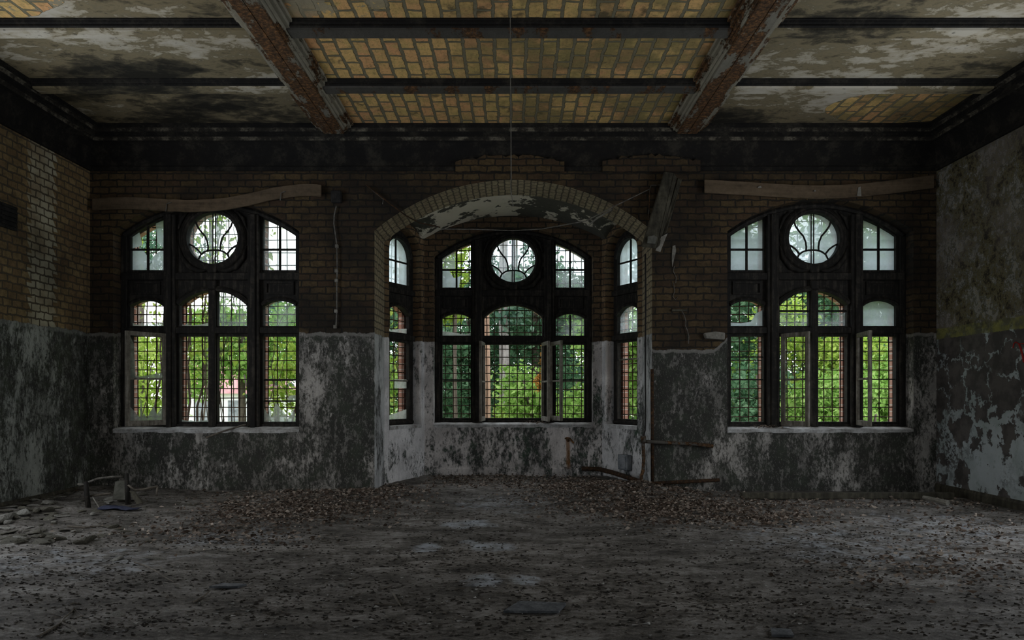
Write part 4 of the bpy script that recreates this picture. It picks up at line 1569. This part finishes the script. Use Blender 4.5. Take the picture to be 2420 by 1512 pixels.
mb.add(q + k, [(0, 1, 2, 3), (7, 6, 5, 4), (0, 1, 5, 4), (1, 2, 6, 5), (2, 3, 7, 6), (3, 0, 4, 7)])
adopt(mb.build('seat_slat', MAT['timber'], bevel=.004), r)

cx_, cy_ = on_floor(282, 1212)
rows = []
for i in range(13):
    row = []
    for j in range(7):
        x = cx_ - .17 + .34 * i / 12
        y = cy_ - .09 + .18 * j / 6
        row.append((x, y, floor_h(x, y) + .012 + .022 * abs(mnoise.noise(Vector((x * 14, y * 14, 4))))))
    rows.append(row)
mb = MB()
mb.loft(rows, smooth=True)
o = mb.build('crumpled_cloth', MAT['cloth_blue'])
sol = o.modifiers.new('thick', 'SOLIDIFY')
sol.thickness = .006
tag(o, 'crumpled dark blue cloth on the floor in front of the furniture frame', 'cloth')

# ------------------------------------------------------------------ rubble, chips, twigs


def stone_mesh(seed, flat):
    bm = bmesh.new()
    bmesh.ops.create_icosphere(bm, subdivisions=2, radius=1)
    rr = random.Random(seed)
    planes = [(Vector((rr.gauss(0, 1), rr.gauss(0, 1), rr.gauss(0, 1))).normalized(), rr.uniform(.42, .8)) for _ in range(11)]
    for v in bm.verts:
        for n, d in planes:
            k = v.co.dot(n)
            if k > d:
                v.co -= n * (k - d)
        v.co += Vector((0, 0, 1)) * .05 * mnoise.noise(v.co * 3 + Vector((seed, 0, 0)))
        v.co.z *= flat
    me = bpy.data.meshes.new('rubble_stone')
    bm.to_mesh(me)
    bm.free()
    return me


STONES = [stone_mesh(s, f) for s, f in ((1, .35), (2, .28), (3, .5), (4, .22), (5, .6))]
STONE_MATS = [MAT['stone'], MAT['stone_dark']]
SM2 = {}
for me in STONES:
    for m in STONE_MATS + [MAT['brick_red']]:
        c = me.copy()
        c.materials.append(m)
        SM2[me.name, m.name] = c


def stone(px, py, size, mesh_i, mat, label, group=None, name='rubble_stone', cat='stone'):
    x, y = on_floor(px, py)
    x, y = max(-4.86, min(4.86, x)), min(y, 8.38 if abs(x) > 1.55 else 9.3)
    me = SM2[STONES[mesh_i].name, mat.name]
    o = bpy.data.objects.new(name, me)
    COL.objects.link(o)
    o.scale = (size * random.uniform(.8, 1.3), size * random.uniform(.7, 1.0), size)
    o.rotation_euler = (random.uniform(-.2, .2), random.uniform(-.2, .2), random.uniform(0, 6.28))
    zmin = min(v.co.z for v in me.vertices) * size
    o.location = (x, y, floor_h(x, y) - zmin * .6)
    return tag(o, label, cat, group)


stone(79, 1210, .11, 3, MAT['stone'], 'flat pale grey stone slab at the foot of the tan brick wall')
stone(104, 1176, .13, 1, MAT['stone_dark'], 'wide flat dark stone close to the skirting of the tan brick wall')
stone(55, 1231, .075, 2, MAT['stone'], 'lumpy pale stone in front of the flat grey slab')
stone(12, 1243, .13, 0, MAT['stone'], 'big grey slab of plaster in the rubble below the tan brick wall')
stone(35, 1240, .07, 0, MAT['stone_dark'], 'small dark slab next to the big grey plaster slab')
stone(110, 1208, .09, 1, MAT['stone'], 'long thin plaster flake beside the flat pale slab')
stone(184, 1175, .07, 2, MAT['brick_red'], 'broken orange brick behind the post of the furniture frame', None, 'broken_brick', 'brick')
stone(297, 1193, .11, 3, MAT['stone_dark'], 'flat greenish stone inside the furniture frame')
stone(258, 1199, .06, 1, MAT['stone'], 'pale chip under the stretcher of the furniture frame')
stone(370, 1188, .02, 4, MAT['stone'], 'tiny white pebble beside the furniture frame')
stone(640, 1322, .035, 3, MAT['stone'], 'white paint flake alone on the dirt below the vine covered window')
o = stone(276, 1326, .06, 3, MAT['stone'], 'pale flat flake on the bright dirt to the side of the rubble')
stone(360, 1326, .07, 3, MAT['stone'], 'larger pale flat flake on the bright dirt')
stone(280, 1454, .05, 3, MAT['stone'], 'white flake on the dark dirt near the viewer')
stone(162, 1496, .05, 3, MAT['stone'], 'grey flake beside the forked twig near the viewer')
stone(808, 1391, .03, 4, MAT['stone'], 'small round pale chip on the dirt before the bay')
stone(1907, 1463, .03, 3, MAT['stone'], 'small white scrap on the dark dirt under the milky paned window')
stone(1568, 1178, .07, 4, MAT['stone'], 'round pale stone on top of the leaf heap')
stone(1530, 1168, .05, 2, MAT['stone_dark'], 'dark stone at the back of the leaf heap')
stone(800, 1163, .06, 2, MAT['stone'], 'pale lump of plaster at the foot of the brick pier')
stone(848, 1166, .06, 1, MAT['stone'], 'flat plaster piece against the bay jamb')
for i in range(120):
    px = random.uniform(0, 420) * random.uniform(.2, 1)
    py = random.uniform(1172, 1290)
    stone(px, py, random.uniform(.025, .085), random.choice((0, 1, 3, 3, 1, 3)), random.choice(STONE_MATS + [MAT['stone_dark']] * 2), 'one of the small plaster rubble pieces scattered below the tan brick wall', 'rubble pieces by the tan brick wall')
for i in range(26):
    px = random.uniform(420, 860)
    py = random.uniform(1158, 1200)
    stone(px, py, random.uniform(.018, .04), random.randrange(5), random.choice(STONE_MATS), 'one of the small stones along the foot of the wall under the vine covered window', 'small stones under the vine covered window')
for i in range(30):
    px = random.uniform(1290, 1640)
    py = random.uniform(1140, 1215)
    stone(px, py, random.uniform(.02, .05), random.randrange(5), random.choice(STONE_MATS), 'one of the small stones in the leaf heap', 'small stones in the leaf heap')
for i in range(44):
    py = random.uniform(1240, 1500)
    px = random.uniform(100, 2380)
    stone(px, py, random.uniform(.008, .02), random.randrange(5), random.choice(STONE_MATS), 'one of the little plaster chips strewn over the open dirt floor', 'plaster chips on the open floor', 'plaster_chip', 'chip')
# blue-grey slate-like board scraps
for px, py, w, d, lab in ((1265, 1440, .17, .09, 'thin grey board scrap lying flat on the dirt in the middle of the floor'), (540, 1388, .1, .035, 'bluish scrap with a thin stalk on the dirt below the vine covered window'), (1845, 1500, .06, .05, 'small bluish scrap at the bottom of the dirt floor')):
    x, y = on_floor(px, py)
    mb = MB()
    pl = [(-w, -d), (w * .7, -d * 1.1), (w, d * .6), (-w * .5, d)]
    n = len(pl)
    h = floor_h(x, y) + .006
    mb.add([(x + a, y + b, h) for a, b in pl] + [(x + a, y + b, h + .012) for a, b in pl], [tuple(range(n))[::-1], tuple(range(n, 2 * n))] + [(i, (i + 1) % n, n + (i + 1) % n, n + i) for i in range(n)])
    tag(mb.build('board_scrap', MAT['slate']), lab, 'scrap')


def twig(pts, rad, label, group=None):
    out = []
    for (px, py) in pts:
        x, y = on_floor(px, py)
        out.append((x, y, floor_h(x, y) + rad * 1.2))
    return wire('twig', out, [rad] * (len(out) - 1) + [rad * .5], 'stick', label, 'twig', group, 5)


twig([(318, 1337), (345, 1345), (372, 1358), (382, 1367), (410, 1380)], .006, 'dark crooked twig across the bright dirt below the rubble')
twig([(90, 1512), (120, 1492), (146, 1477), (172, 1490), (184, 1508)], .007, 'forked pale twig at the bottom of the floor')
twig([(143, 1478), (150, 1466), (176, 1445), (195, 1458), (180, 1464)], .005, 'thin curled pale twig above the forked one')
twig([(455, 1430), (480, 1415), (497, 1397)], .006, 'straight thin twig attached to the bluish scrap')
twig([(1500, 1236), (1560, 1226), (1600, 1230)], .006, 'twig lying in front of the leaf heap')
twig([(930, 1415), (941, 1432), (948, 1440)], .006, 'short dark twig on the dirt before the bay')
twig([(885, 1436), (940, 1438)], .006, 'short level twig next to the dark bent one')
twig([(160, 1250), (200, 1251), (270, 1247)], .008, 'long straight pale stick at the edge of the rubble')
twig([(1455, 1382), (1490, 1372)], .006, 'short pale stick on the open dirt below the leaf heap')
twig([(2010, 1446), (2050, 1455)], .006, 'short twig on the dark dirt in the far corner of the floor')
for i in range(26):
    px, py = random.uniform(60, 2350), random.uniform(1230, 1490)
    a = random.uniform(-.5, .5)
    L = random.uniform(14, 38)
    twig([(px, py), (px + L * .5, py + L * .5 * a + random.uniform(-3, 3)), (px + L, py + L * a)], random.uniform(.0025, .005), 'one of the short dry twigs scattered over the dirt floor', 'short twigs on the dirt floor')

# ------------------------------------------------------------------ masses of leaves and crumbs (uncountable)


def quads_object(name, C, U, V, mat, fold=.25):
    """leaf blades: rhombus quads with centre C, half axes U (length) and V (width)"""
    n = len(C)
    W = np.cross(U, V)
    W /= np.maximum(np.linalg.norm(W, axis=1, keepdims=True), 1e-9)
    ln = np.linalg.norm(V, axis=1, keepdims=True)
    P = np.stack([C - U, C + V + W * ln * fold - U * .1, C + U, C - V + W * ln * fold - U * .1], axis=1).reshape(-1, 3)
    me = bpy.data.meshes.new(name)
    me.vertices.add(4 * n)
    me.vertices.foreach_set('co', P.astype(np.float32).ravel())
    tri = np.array([0, 1, 2, 0, 2, 3])
    L = (np.arange(n)[:, None] * 4 + tri[None, :]).ravel()
    me.loops.add(6 * n)
    me.loops.foreach_set('vertex_index', L.astype(np.int32))
    me.polygons.add(2 * n)
    me.polygons.foreach_set('loop_start', np.arange(0, 6 * n, 3, dtype=np.int32))
    me.polygons.foreach_set('loop_total', np.full(2 * n, 3, dtype=np.int32))
    me.materials.append(mat)
    me.update(calc_edges=True)
    me.validate()
    o = bpy.data.objects.new(name, me)
    COL.objects.link(o)
    return o


def rand_dirs(n, up=0.0):
    d = RNG.normal(size=(n, 3))
    d[:, 2] += up
    return d / np.linalg.norm(d, axis=1, keepdims=True)


# leaf litter
regions = [(760, 1190, 190, 36, 1500), (900, 1165, 90, 26, 500), (640, 1215, 160, 26, 700), (1450, 1170, 170, 40, 2600), (1380, 1150, 130, 18, 700), (1150, 1138, 170, 14, 700), (1560, 1200, 110, 36, 1100),
           (1720, 1212, 150, 28, 700), (1830, 1232, 160, 22, 350), (500, 1262, 220, 30, 350), (1900, 1195, 260, 12, 250), (2300, 1190, 120, 16, 160), (2200, 1345, 200, 60, 260), (2290, 1240, 150, 50, 160)]
pts = []
for (px, py, w, h, n) in regions:
    for _ in range(int(n * 1.7)):
        a, b = random.gauss(0, .5), random.gauss(0, .5)
        qy = py + h * b * 1.2
        qx = px + w * a * 1.2
        if qy < 1122:
            continue
        x, y = on_floor(qx, qy)
        lim = 8.45 if abs(x) > 1.6 else (9.85 if abs(x) < 1.15 else 9.1)
        if y > lim or abs(x) > 4.9:
            continue
        pts.append((x, y, floor_h(x, y) + random.uniform(.004, .03)))
C = np.array(pts)
n = len(C)
d = rand_dirs(n)
d[:, 2] *= .35
nrm = np.cross(d, rand_dirs(n, 0))
nrm[:, 2] *= .5
nrm /= np.linalg.norm(nrm, axis=1, keepdims=True)
s = RNG.uniform(.012, .03, size=(n, 1))
litter = quads_object('leaf_litter', C, d * s, nrm * s * .55, MAT['litter'], .45)
tag(litter, 'dry brown leaves drifted over the floor round the bay', 'leaves', kind='stuff')

# dirt crumbs
cr_v, cr_f = [], []
base = [Vector((0, 0, 1)), Vector((.94, 0, -.33)), Vector((-.47, .82, -.33)), Vector((-.47, -.82, -.33))]
mbc = MB()
for i in range(15000):
    py = 1512 - (1512 - 1165) * random.random() ** .8
    px = random.uniform(-10, 2430)
    x, y = on_floor(px, py)
    if abs(x) > 4.9 or y > 8.4:
        continue
    if mnoise.noise(Vector((x * 1.3, y * 1.7, 21))) < random.uniform(-.6, .2):
        continue
    s_ = random.uniform(.004, .013) * (1.25 if random.random() < .08 else 1)
    ro = Matrix.Rotation(random.uniform(0, 6.28), 3, 'Z') @ Matrix.Rotation(random.uniform(0, 3), 3, 'X')
    sc = Vector((random.uniform(.8, 2.2), random.uniform(.6, 1.1), random.uniform(.4, .8)))
    c = Vector((x, y, floor_h(x, y) + s_ * .2))
    vs = []
    for b in base:
        q = ro @ b
        vs.append(c + Vector((q.x * sc.x, q.y * sc.y, q.z * sc.z)) * s_)
    mbc.add(vs, [(0, 1, 2), (0, 2, 3), (0, 3, 1), (1, 3, 2)])
tag(mbc.build('dirt_crumbs', MAT['crumb'], weld=False), 'crumbs of dirt and grit strewn over the floor', 'dirt', kind='stuff')

# dry bits on the sills
for cx, yy, lab in ((3.05, 8.58, 'dry leaf bits on the sill of the milky paned window'), (.35, 10.0, 'dry leaf bits on the sill of the central bay window')):
    n = 60
    C = np.stack([RNG.normal(cx, .1, n), RNG.uniform(yy - .05, yy + .06, n), RNG.uniform(SILL + .012, SILL + .045, n)], axis=1)
    d = rand_dirs(n)
    d[:, 2] *= .4
    nr = np.cross(d, rand_dirs(n))
    o = quads_object('sill_litter', C, d * .022, nr * .012, MAT['litter'], .4)
    tag(o, lab, 'leaves', kind='stuff')

# ------------------------------------------------------------------ outdoors
GZ = -.55
mb = MB()
rows = []
for j in range(40):
    y = 9.0 + (70 - 9.0) * (j / 39) ** 1.5
    rows.append([(x, y, GZ + .15 * mnoise.noise(Vector((x * .2, y * .2, 0))) + max(0, y - 30) * .03) for x in np.linspace(-45, 45, 60)])
mb.loft(rows, smooth=True)
tag(mb.build('ground', MAT['ground']), 'green woodland ground outside the windows', 'ground', kind='structure')


def foliage(parent, blobs, n, size, mat, hang=0.0, name='foliage'):
    tot = sum(b[3] * b[4] * b[5] for b in blobs)
    Cs = []
    for (x, y, z, rx, ry, rz) in blobs:
        k = max(30, int(n * rx * ry * rz / tot))
        q = rand_dirs(k) * (RNG.uniform(.15, 1, size=(k, 1)) ** .45)
        q *= 1 + .25 * RNG.normal(size=(k, 1)).clip(-1, 1)
        Cs.append(q * np.array([rx, ry, rz]) + np.array([x, y, z]))
    C = np.concatenate(Cs)
    k = len(C)
    d = rand_dirs(k)
    d[:, 2] -= hang
    d /= np.linalg.norm(d, axis=1, keepdims=True)
    nr = np.cross(d, rand_dirs(k, .8))
    nr /= np.maximum(np.linalg.norm(nr, axis=1, keepdims=True), 1e-6)
    s = RNG.uniform(.6, 1.3, size=(k, 1)) * size
    return adopt(quads_object(name, C, d * s, nr * s * .55, MAT[mat], .2), parent)


def tree(name, label, x, y, h, blobs, n, size, mat, trunk_r=.12, bark='bark_dark', cat='tree', lean=0.0, group=None, trunk_h=None, stems=1):
    r = empty(name, (x, y, GZ))
    tag(r, label, cat, group)
    if n:
        foliage(r, [(x + b[0], y + b[1], GZ + b[2], b[3], b[4], b[5]) for b in blobs], n, size, mat)
    th = trunk_h or h * .8
    for k in range(stems):
        a = k * 2.4 + x
        off = 0 if stems == 1 else .25
        mb = MB()
        p, rr = [], []
        for i in range(9):
            t = i / 8
            p.append((x + lean * t + off * math.cos(a) * (1 + 2 * t) + .12 * trunk_r * 4 * mnoise.noise(Vector((t * 3, x, k))), y + off * math.sin(a) * (1 + 2 * t), GZ - .2 + (th + .2) * t))
            rr.append(trunk_r * (1.15 - .6 * t))
        mb.tube(p, rr, 10)
        adopt(mb.build('trunk' if stems == 1 else 'stem', MAT[bark]), r)
    return r


def clump(n, w, d, h0, h1, seed, rad=.6):
    rr = random.Random(seed)
    return [(rr.uniform(-w, w), rr.uniform(-d, d), rr.uniform(h0, h1), rad * rr.uniform(.7, 1.3), rad * rr.uniform(.7, 1.2), rad * rr.uniform(.6, 1.1)) for _ in range(n)]


# behind the bay: pines and green bushes
tree('pine_tree', 'tall pine with bare grey trunk standing behind the central window', -.25, 18.0, 9, [(0, 0, 8.6, 1.4, 1.2, .9), (.6, .3, 7.6, 1, 1, .7), (.1, -.3, 4.0, .8, .3, .8)], 4200, .1, 'leaf_blue', .13, 'bark_grey', trunk_h=9, lean=.05)
tree('pine_tree', 'pine with orange bark close outside the central window, beside the grey trunk', -.52, 13.6, 8, [(0, 0, 8.0, 1.2, 1.1, .8)], 1500, .1, 'leaf_blue', .085, 'bark_orange', trunk_h=7.6, lean=.02)
tree('pine_tree', 'slim distant pine seen through the side light of the bay window', -1.9, 20.3, 9, [(0, 0, 7.5, 1.3, 1.2, 1.2), (0, -.3, 3.6, .7, .3, 1.3)], 2600, .09, 'leaf_blue', .03, 'bark_dark', trunk_h=8)
tree('fir_tree', 'blue green fir filling the narrow side light of the bay window', -2.3, 17.5, 5.5, clump(22, 1.0, .5, .3, 4.6, 8, .7), 9000, .075, 'leaf_deep', .1)
tree('leafy_bush', 'green bush outside the narrow bay window with creeper', -3.4, 15.5, 3, clump(12, .7, .5, .3, 3.2, 9, .6), 4500, .07, 'leaf_bright', .03, stems=3, cat='bush')
tree('leafy_bush', 'bright green bush low behind the central bay window', .95, 15.0, 2.5, clump(13, .9, .6, .3, 2.0, 1, .55), 6500, .065, 'leaf_bright', .04, stems=3, cat='bush')
tree('leafy_bush', 'yellowish bush at the foot of the grey pine trunk', .15, 16.6, 1.6, clump(9, .8, .5, .2, 1.3, 2, .5), 4000, .065, 'leaf_yellow', .03, stems=3, cat='bush')
tree('leafy_bush', 'deep green bush behind the open casement of the bay window', 2.1, 15.6, 3, clump(14, .9, .7, .4, 3.4, 3, .65), 6500, .07, 'leaf_bright', .04, stems=3, cat='bush')
tree('fir_tree', 'bushy deep green fir at the side of the orange barked pine', -1.2, 19.2, 5, clump(24, 1.0, .4, .3, 4.3, 10, .62), 8500, .07, 'leaf_deep', .1)
tree('fir_tree', 'dense blue green tree filling the view behind the pine trunks', -1.0, 23, 6, clump(26, 2.4, .8, .4, 5.2, 4, 1.0), 11000, .095, 'leaf_deep', .2)
tree('fir_tree', 'dense dark tree behind the bright bush of the central window', 1.9, 24, 6.5, clump(28, 2.4, .8, .4, 5.6, 5, 1.0), 11000, .095, 'leaf_blue', .2)
tree('broadleaf_tree', 'mid green tree high behind the rose light of the bay', .6, 19.5, 5.5, clump(15, 1.5, .8, 2.0, 4.9, 6, .7), 6500, .08, 'leaf_deep', .12)
tree('broadleaf_tree', 'bright branch of leaves hanging across the upper corner of the bay window', -1.15, 14.2, 5, clump(6, .35, .3, 3.3, 4.6, 7, .34), 1500, .06, 'leaf_yellow', .05)
tree('dead_branch', 'orange dead leaves drooping before the bushes of the bay window', .62, 14.0, 3, [(0, 0, 2.35, .1, .12, .3), (-.12, 0, 1.95, .09, .1, .2), (.08, 0, 1.75, .08, .1, .16)], 420, .05, 'leaf_orange', .015, trunk_h=2.6, cat='branch')

# behind the east window: bright bushes
for (x, y, w, d, h0, h1, c, n, mat, lab, sd) in (
        (6.3, 13.4, .9, .6, .2, 1.7, 14, 7500, 'leaf_bright', 'bright lime bush right outside the milky paned window', 11),
        (5.3, 14.4, .7, .6, .3, 2.6, 12, 6000, 'leaf_deep', 'darker green bush at the side light of the milky paned window', 12),
        (7.5, 14.2, .8, .6, .2, 2.3, 14, 7000, 'leaf_bright', 'fresh green bush behind the hanging casement of the milky paned window', 13),
        (6.7, 15.4, 1.0, .6, 1.4, 3.4, 15, 7500, 'leaf_yellow', 'taller yellow green bush above the lime bush', 14)):
    tree('leafy_bush', lab, x, y, h1, clump(c, w, d, h0, h1, sd, .6), n, .06, mat, .04, stems=3, cat='bush')
tree('broadleaf_tree', 'large green tree behind the bushes of the milky paned window', 8.6, 20, 7.5, clump(32, 2.8, .8, .4, 6.6, 15, 1.05), 12000, .095, 'leaf_bright', .2)
tree('broadleaf_tree', 'shaded green tree between the bay view and the milky paned window', 6.0, 22, 7.5, clump(28, 2.0, .8, .4, 6.6, 16, 1.05), 10000, .1, 'leaf_deep', .2)
tree('broadleaf_tree', 'dense green tree close behind the lime bush of the milky paned window', 7.2, 17.6, 6, clump(30, 2.0, .5, .4, 5.4, 18, .85), 11000, .08, 'leaf_deep', .12)
tree('broadleaf_tree', 'thin pale tree whose twigs show in the rose light of the bay', 0.1, 21.5, 8, clump(12, 1.6, .5, 4.6, 7.2, 19, .55), 1700, .07, 'leaf_blue', .06)
tree('broadleaf_tree', 'pale green tree far out beyond the peeling wall corner', 11.6, 22, 7.5, clump(24, 1.8, .8, .4, 6.4, 17, 1.05), 8500, .1, 'leaf_bright', .2)

# behind the west window: creepers, saplings, a small white house
for (x, y, w, h0, h1, c, n, mat, lab, sd) in (
        (-4.95, 10.6, .2, 1.4, 2.6, 7, 800, 'leaf_yellow', 'yellow green sapling close outside the open casement of the vine covered window', 21),
        (-3.25, 10.6, .3, 1.2, 2.5, 9, 1200, 'leaf_yellow', 'lime green sapling outside the broken side light of the vine covered window', 22)):
    tree('young_tree', lab, x, y, h1, clump(c, w, .2, h0, h1, sd, .26), n, .045, mat, .02, stems=2, cat='young tree')
tree('leafy_bush', 'lime bush outside the open casement of the vine covered window', -7.05, 13.2, 2.5, clump(14, .6, .5, .3, 2.9, 26, .5), 6000, .055, 'leaf_yellow', .03, stems=3, cat='bush')
tree('broadleaf_tree', 'light green tree standing off behind the vine covered window', -6.4, 17, 4.5, clump(17, 1.1, .7, 2.1, 3.7, 23, .55), 5000, .08, 'leaf_bright', .1)
tree('broadleaf_tree', 'grey green tree beyond the house behind the vine covered window', -9.0, 27, 6, clump(20, 3.0, .8, 2.4, 4.6, 24, .95), 6000, .12, 'leaf_blue', .2)
tree('broadleaf_tree', 'tall thin tree whose leaves fill the cracked upper pane', -7.75, 15, 6, clump(9, .5, .4, 4.0, 5.6, 25, .5), 1800, .07, 'leaf_deep', .08)


def vine(label, x0, x1, y, nst, z0, z1, nleaf, seed):
    rr = random.Random(seed)
    r = empty('climbing_vine', ((x0 + x1) / 2, y, GZ))
    tag(r, label, 'vine', None)
    leafp = []
    for k in range(nst):
        x = rr.uniform(x0, x1)
        p = []
        yy = y + rr.uniform(-.2, .2)
        zt = z1 * rr.uniform(.75, 1.05)
        fx = rr.uniform(-.5, .5)
        for i in range(16):
            t = i / 15
            z = GZ + (zt - GZ) * t
            p.append(Vector((x + fx * t * t + .16 * mnoise.noise(Vector((t * 4, k * 3.3, seed))) + .07 * mnoise.noise(Vector((t * 13, k * 7.1, seed))), yy + .1 * mnoise.noise(Vector((t * 4, k, seed + 9))), z)))
            if z > z0:
                leafp.append(p[-1])
        mb = MB()
        rad = rr.choice((.006, .008, .01, .02))
        mb.tube(p, [rad * (1 - .6 * i / 15) for i in range(16)], 6)
        adopt(mb.build('stem', MAT['bark_dark']), r)
    L = np.array([list(rr.choice(leafp) + Vector((rr.gauss(0, .1), rr.gauss(0, .1), rr.gauss(0, .12)))) for _ in range(nleaf)])
    d = rand_dirs(nleaf)
    d[:, 2] -= .7
    nr = np.cross(d, rand_dirs(nleaf, .3))
    s = RNG.uniform(.02, .045, size=(nleaf, 1))
    adopt(quads_object('foliage', L, d * s, nr * s * .6, MAT['leaf_yellow'], .2), r)
    return r


tree('willow_tree', 'wispy drooping tree showing in the rose light above the vine covered window', -5.9, 14, 7, clump(12, 1.1, .5, 3.6, 6.0, 27, .5), 2400, .05, 'leaf_blue', .05)
vine('tangle of bare creeper stems across the middle lights of the vine covered window', -4.75, -3.4, 9.75, 20, 1.6, 4.8, 1100, 41)
vine('leafy creeper over the open casement side of the vine covered window', -5.35, -4.75, 9.6, 8, .6, 3.6, 700, 42)
vine('twisted creeper over the broken side light of the vine covered window', -3.45, -2.9, 9.7, 9, .8, 2.6, 260, 43)
vine('thick green creeper hanging outside the narrow bay window by the brick jamb', -2.15, -1.6, 10.95, 9, .5, 3.6, 900, 44)

r = empty('white_house', (-10.6, 27, GZ))
tag(r, 'small white house with pinkish roof far outside behind the vine covered window', 'house')
mb = MB()
mb.box((-12.2, 26, GZ), (-8.9, 29, 1.25))
adopt(mb.build('wall', MAT['house_white']), r)
mb = MB()
mb.prism([(-12.5, 1.2), (-8.6, 1.2), (-9.6, 2.35), (-11.6, 2.35)], 25.7, 29.3)
adopt(mb.build('roof', MAT['house_roof']), r)
for x in (-11.5, -10.3):
    mb = MB()
    mb.box((x, 25.96, .2), (x + .6, 26.02, .95))
    adopt(mb.build('window', MAT['box_grey']), r)

# ------------------------------------------------------------------ light: an overcast sky outside
W = bpy.data.worlds.new('overcast_sky')
SC.world = W
W.use_nodes = True
wt = W.node_tree
wt.nodes.clear()
wo = wt.nodes.new('ShaderNodeOutputWorld')
bg = wt.nodes.new('ShaderNodeBackground')
tc = wt.nodes.new('ShaderNodeTexCoord')
nz = wt.nodes.new('ShaderNodeTexNoise')
nz.inputs['Scale'].default_value = 2.5
nz.inputs['Detail'].default_value = 5
rp = wt.nodes.new('ShaderNodeValToRGB')
rp.color_ramp.elements[0].position = .3
rp.color_ramp.elements[0].color = (.74, .85, 1.0, 1)
rp.color_ramp.elements[1].position = .65
rp.color_ramp.elements[1].color = (1.0, 1.0, 1.0, 1)
wt.links.new(tc.outputs['Generated'], nz.inputs['Vector'])
wt.links.new(nz.outputs['Fac'], rp.inputs[0])
wt.links.new(rp.outputs[0], bg.inputs[0])
wt.links.new(bg.outputs[0], wo.inputs[0])
bg.inputs[1].default_value = 1.0


def portal(loc, rot, sx, sy):
    l = bpy.data.lights.new('window_daylight', 'AREA')
    l.shape = 'RECTANGLE'
    l.size, l.size_y = sx, sy
    l.cycles.is_portal = True
    o = bpy.data.objects.new('window_daylight', l)
    COL.objects.link(o)
    o.location = loc
    o.rotation_euler = rot
    return o


# area lights shine along local -Z
for cx, yy in ((-WCX, YW + .66), (0, YB + .66), (WCX, YW + .66)):
    portal((cx, yy, 2.05), (-PI / 2, 0, 0), 2.2, 2.7)
for (u0, u1, z0, z1) in LEFT_OPEN:
    portal((-5.33, (u0 + u1) / 2, (z0 + z1) / 2), (0, -PI / 2, 0), z1 - z0, u1 - u0)
for (u0, u1, z0, z1) in RIGHT_OPEN:
    portal((5.33, (u0 + u1) / 2, (z0 + z1) / 2), (0, PI / 2, 0), z1 - z0, u1 - u0)
for (u0, u1, z0, z1) in REAR_OPEN:
    portal(((u0 + u1) / 2, -3.33, (z0 + z1) / 2), (PI / 2, 0, 0), u1 - u0, z1 - z0)

vs_ = SC.view_settings
vs_.view_transform = 'Standard'
vs_.look = 'None'
vs_.gamma = 1
vs_.use_curve_mapping = False
vs_.exposure = 2.0
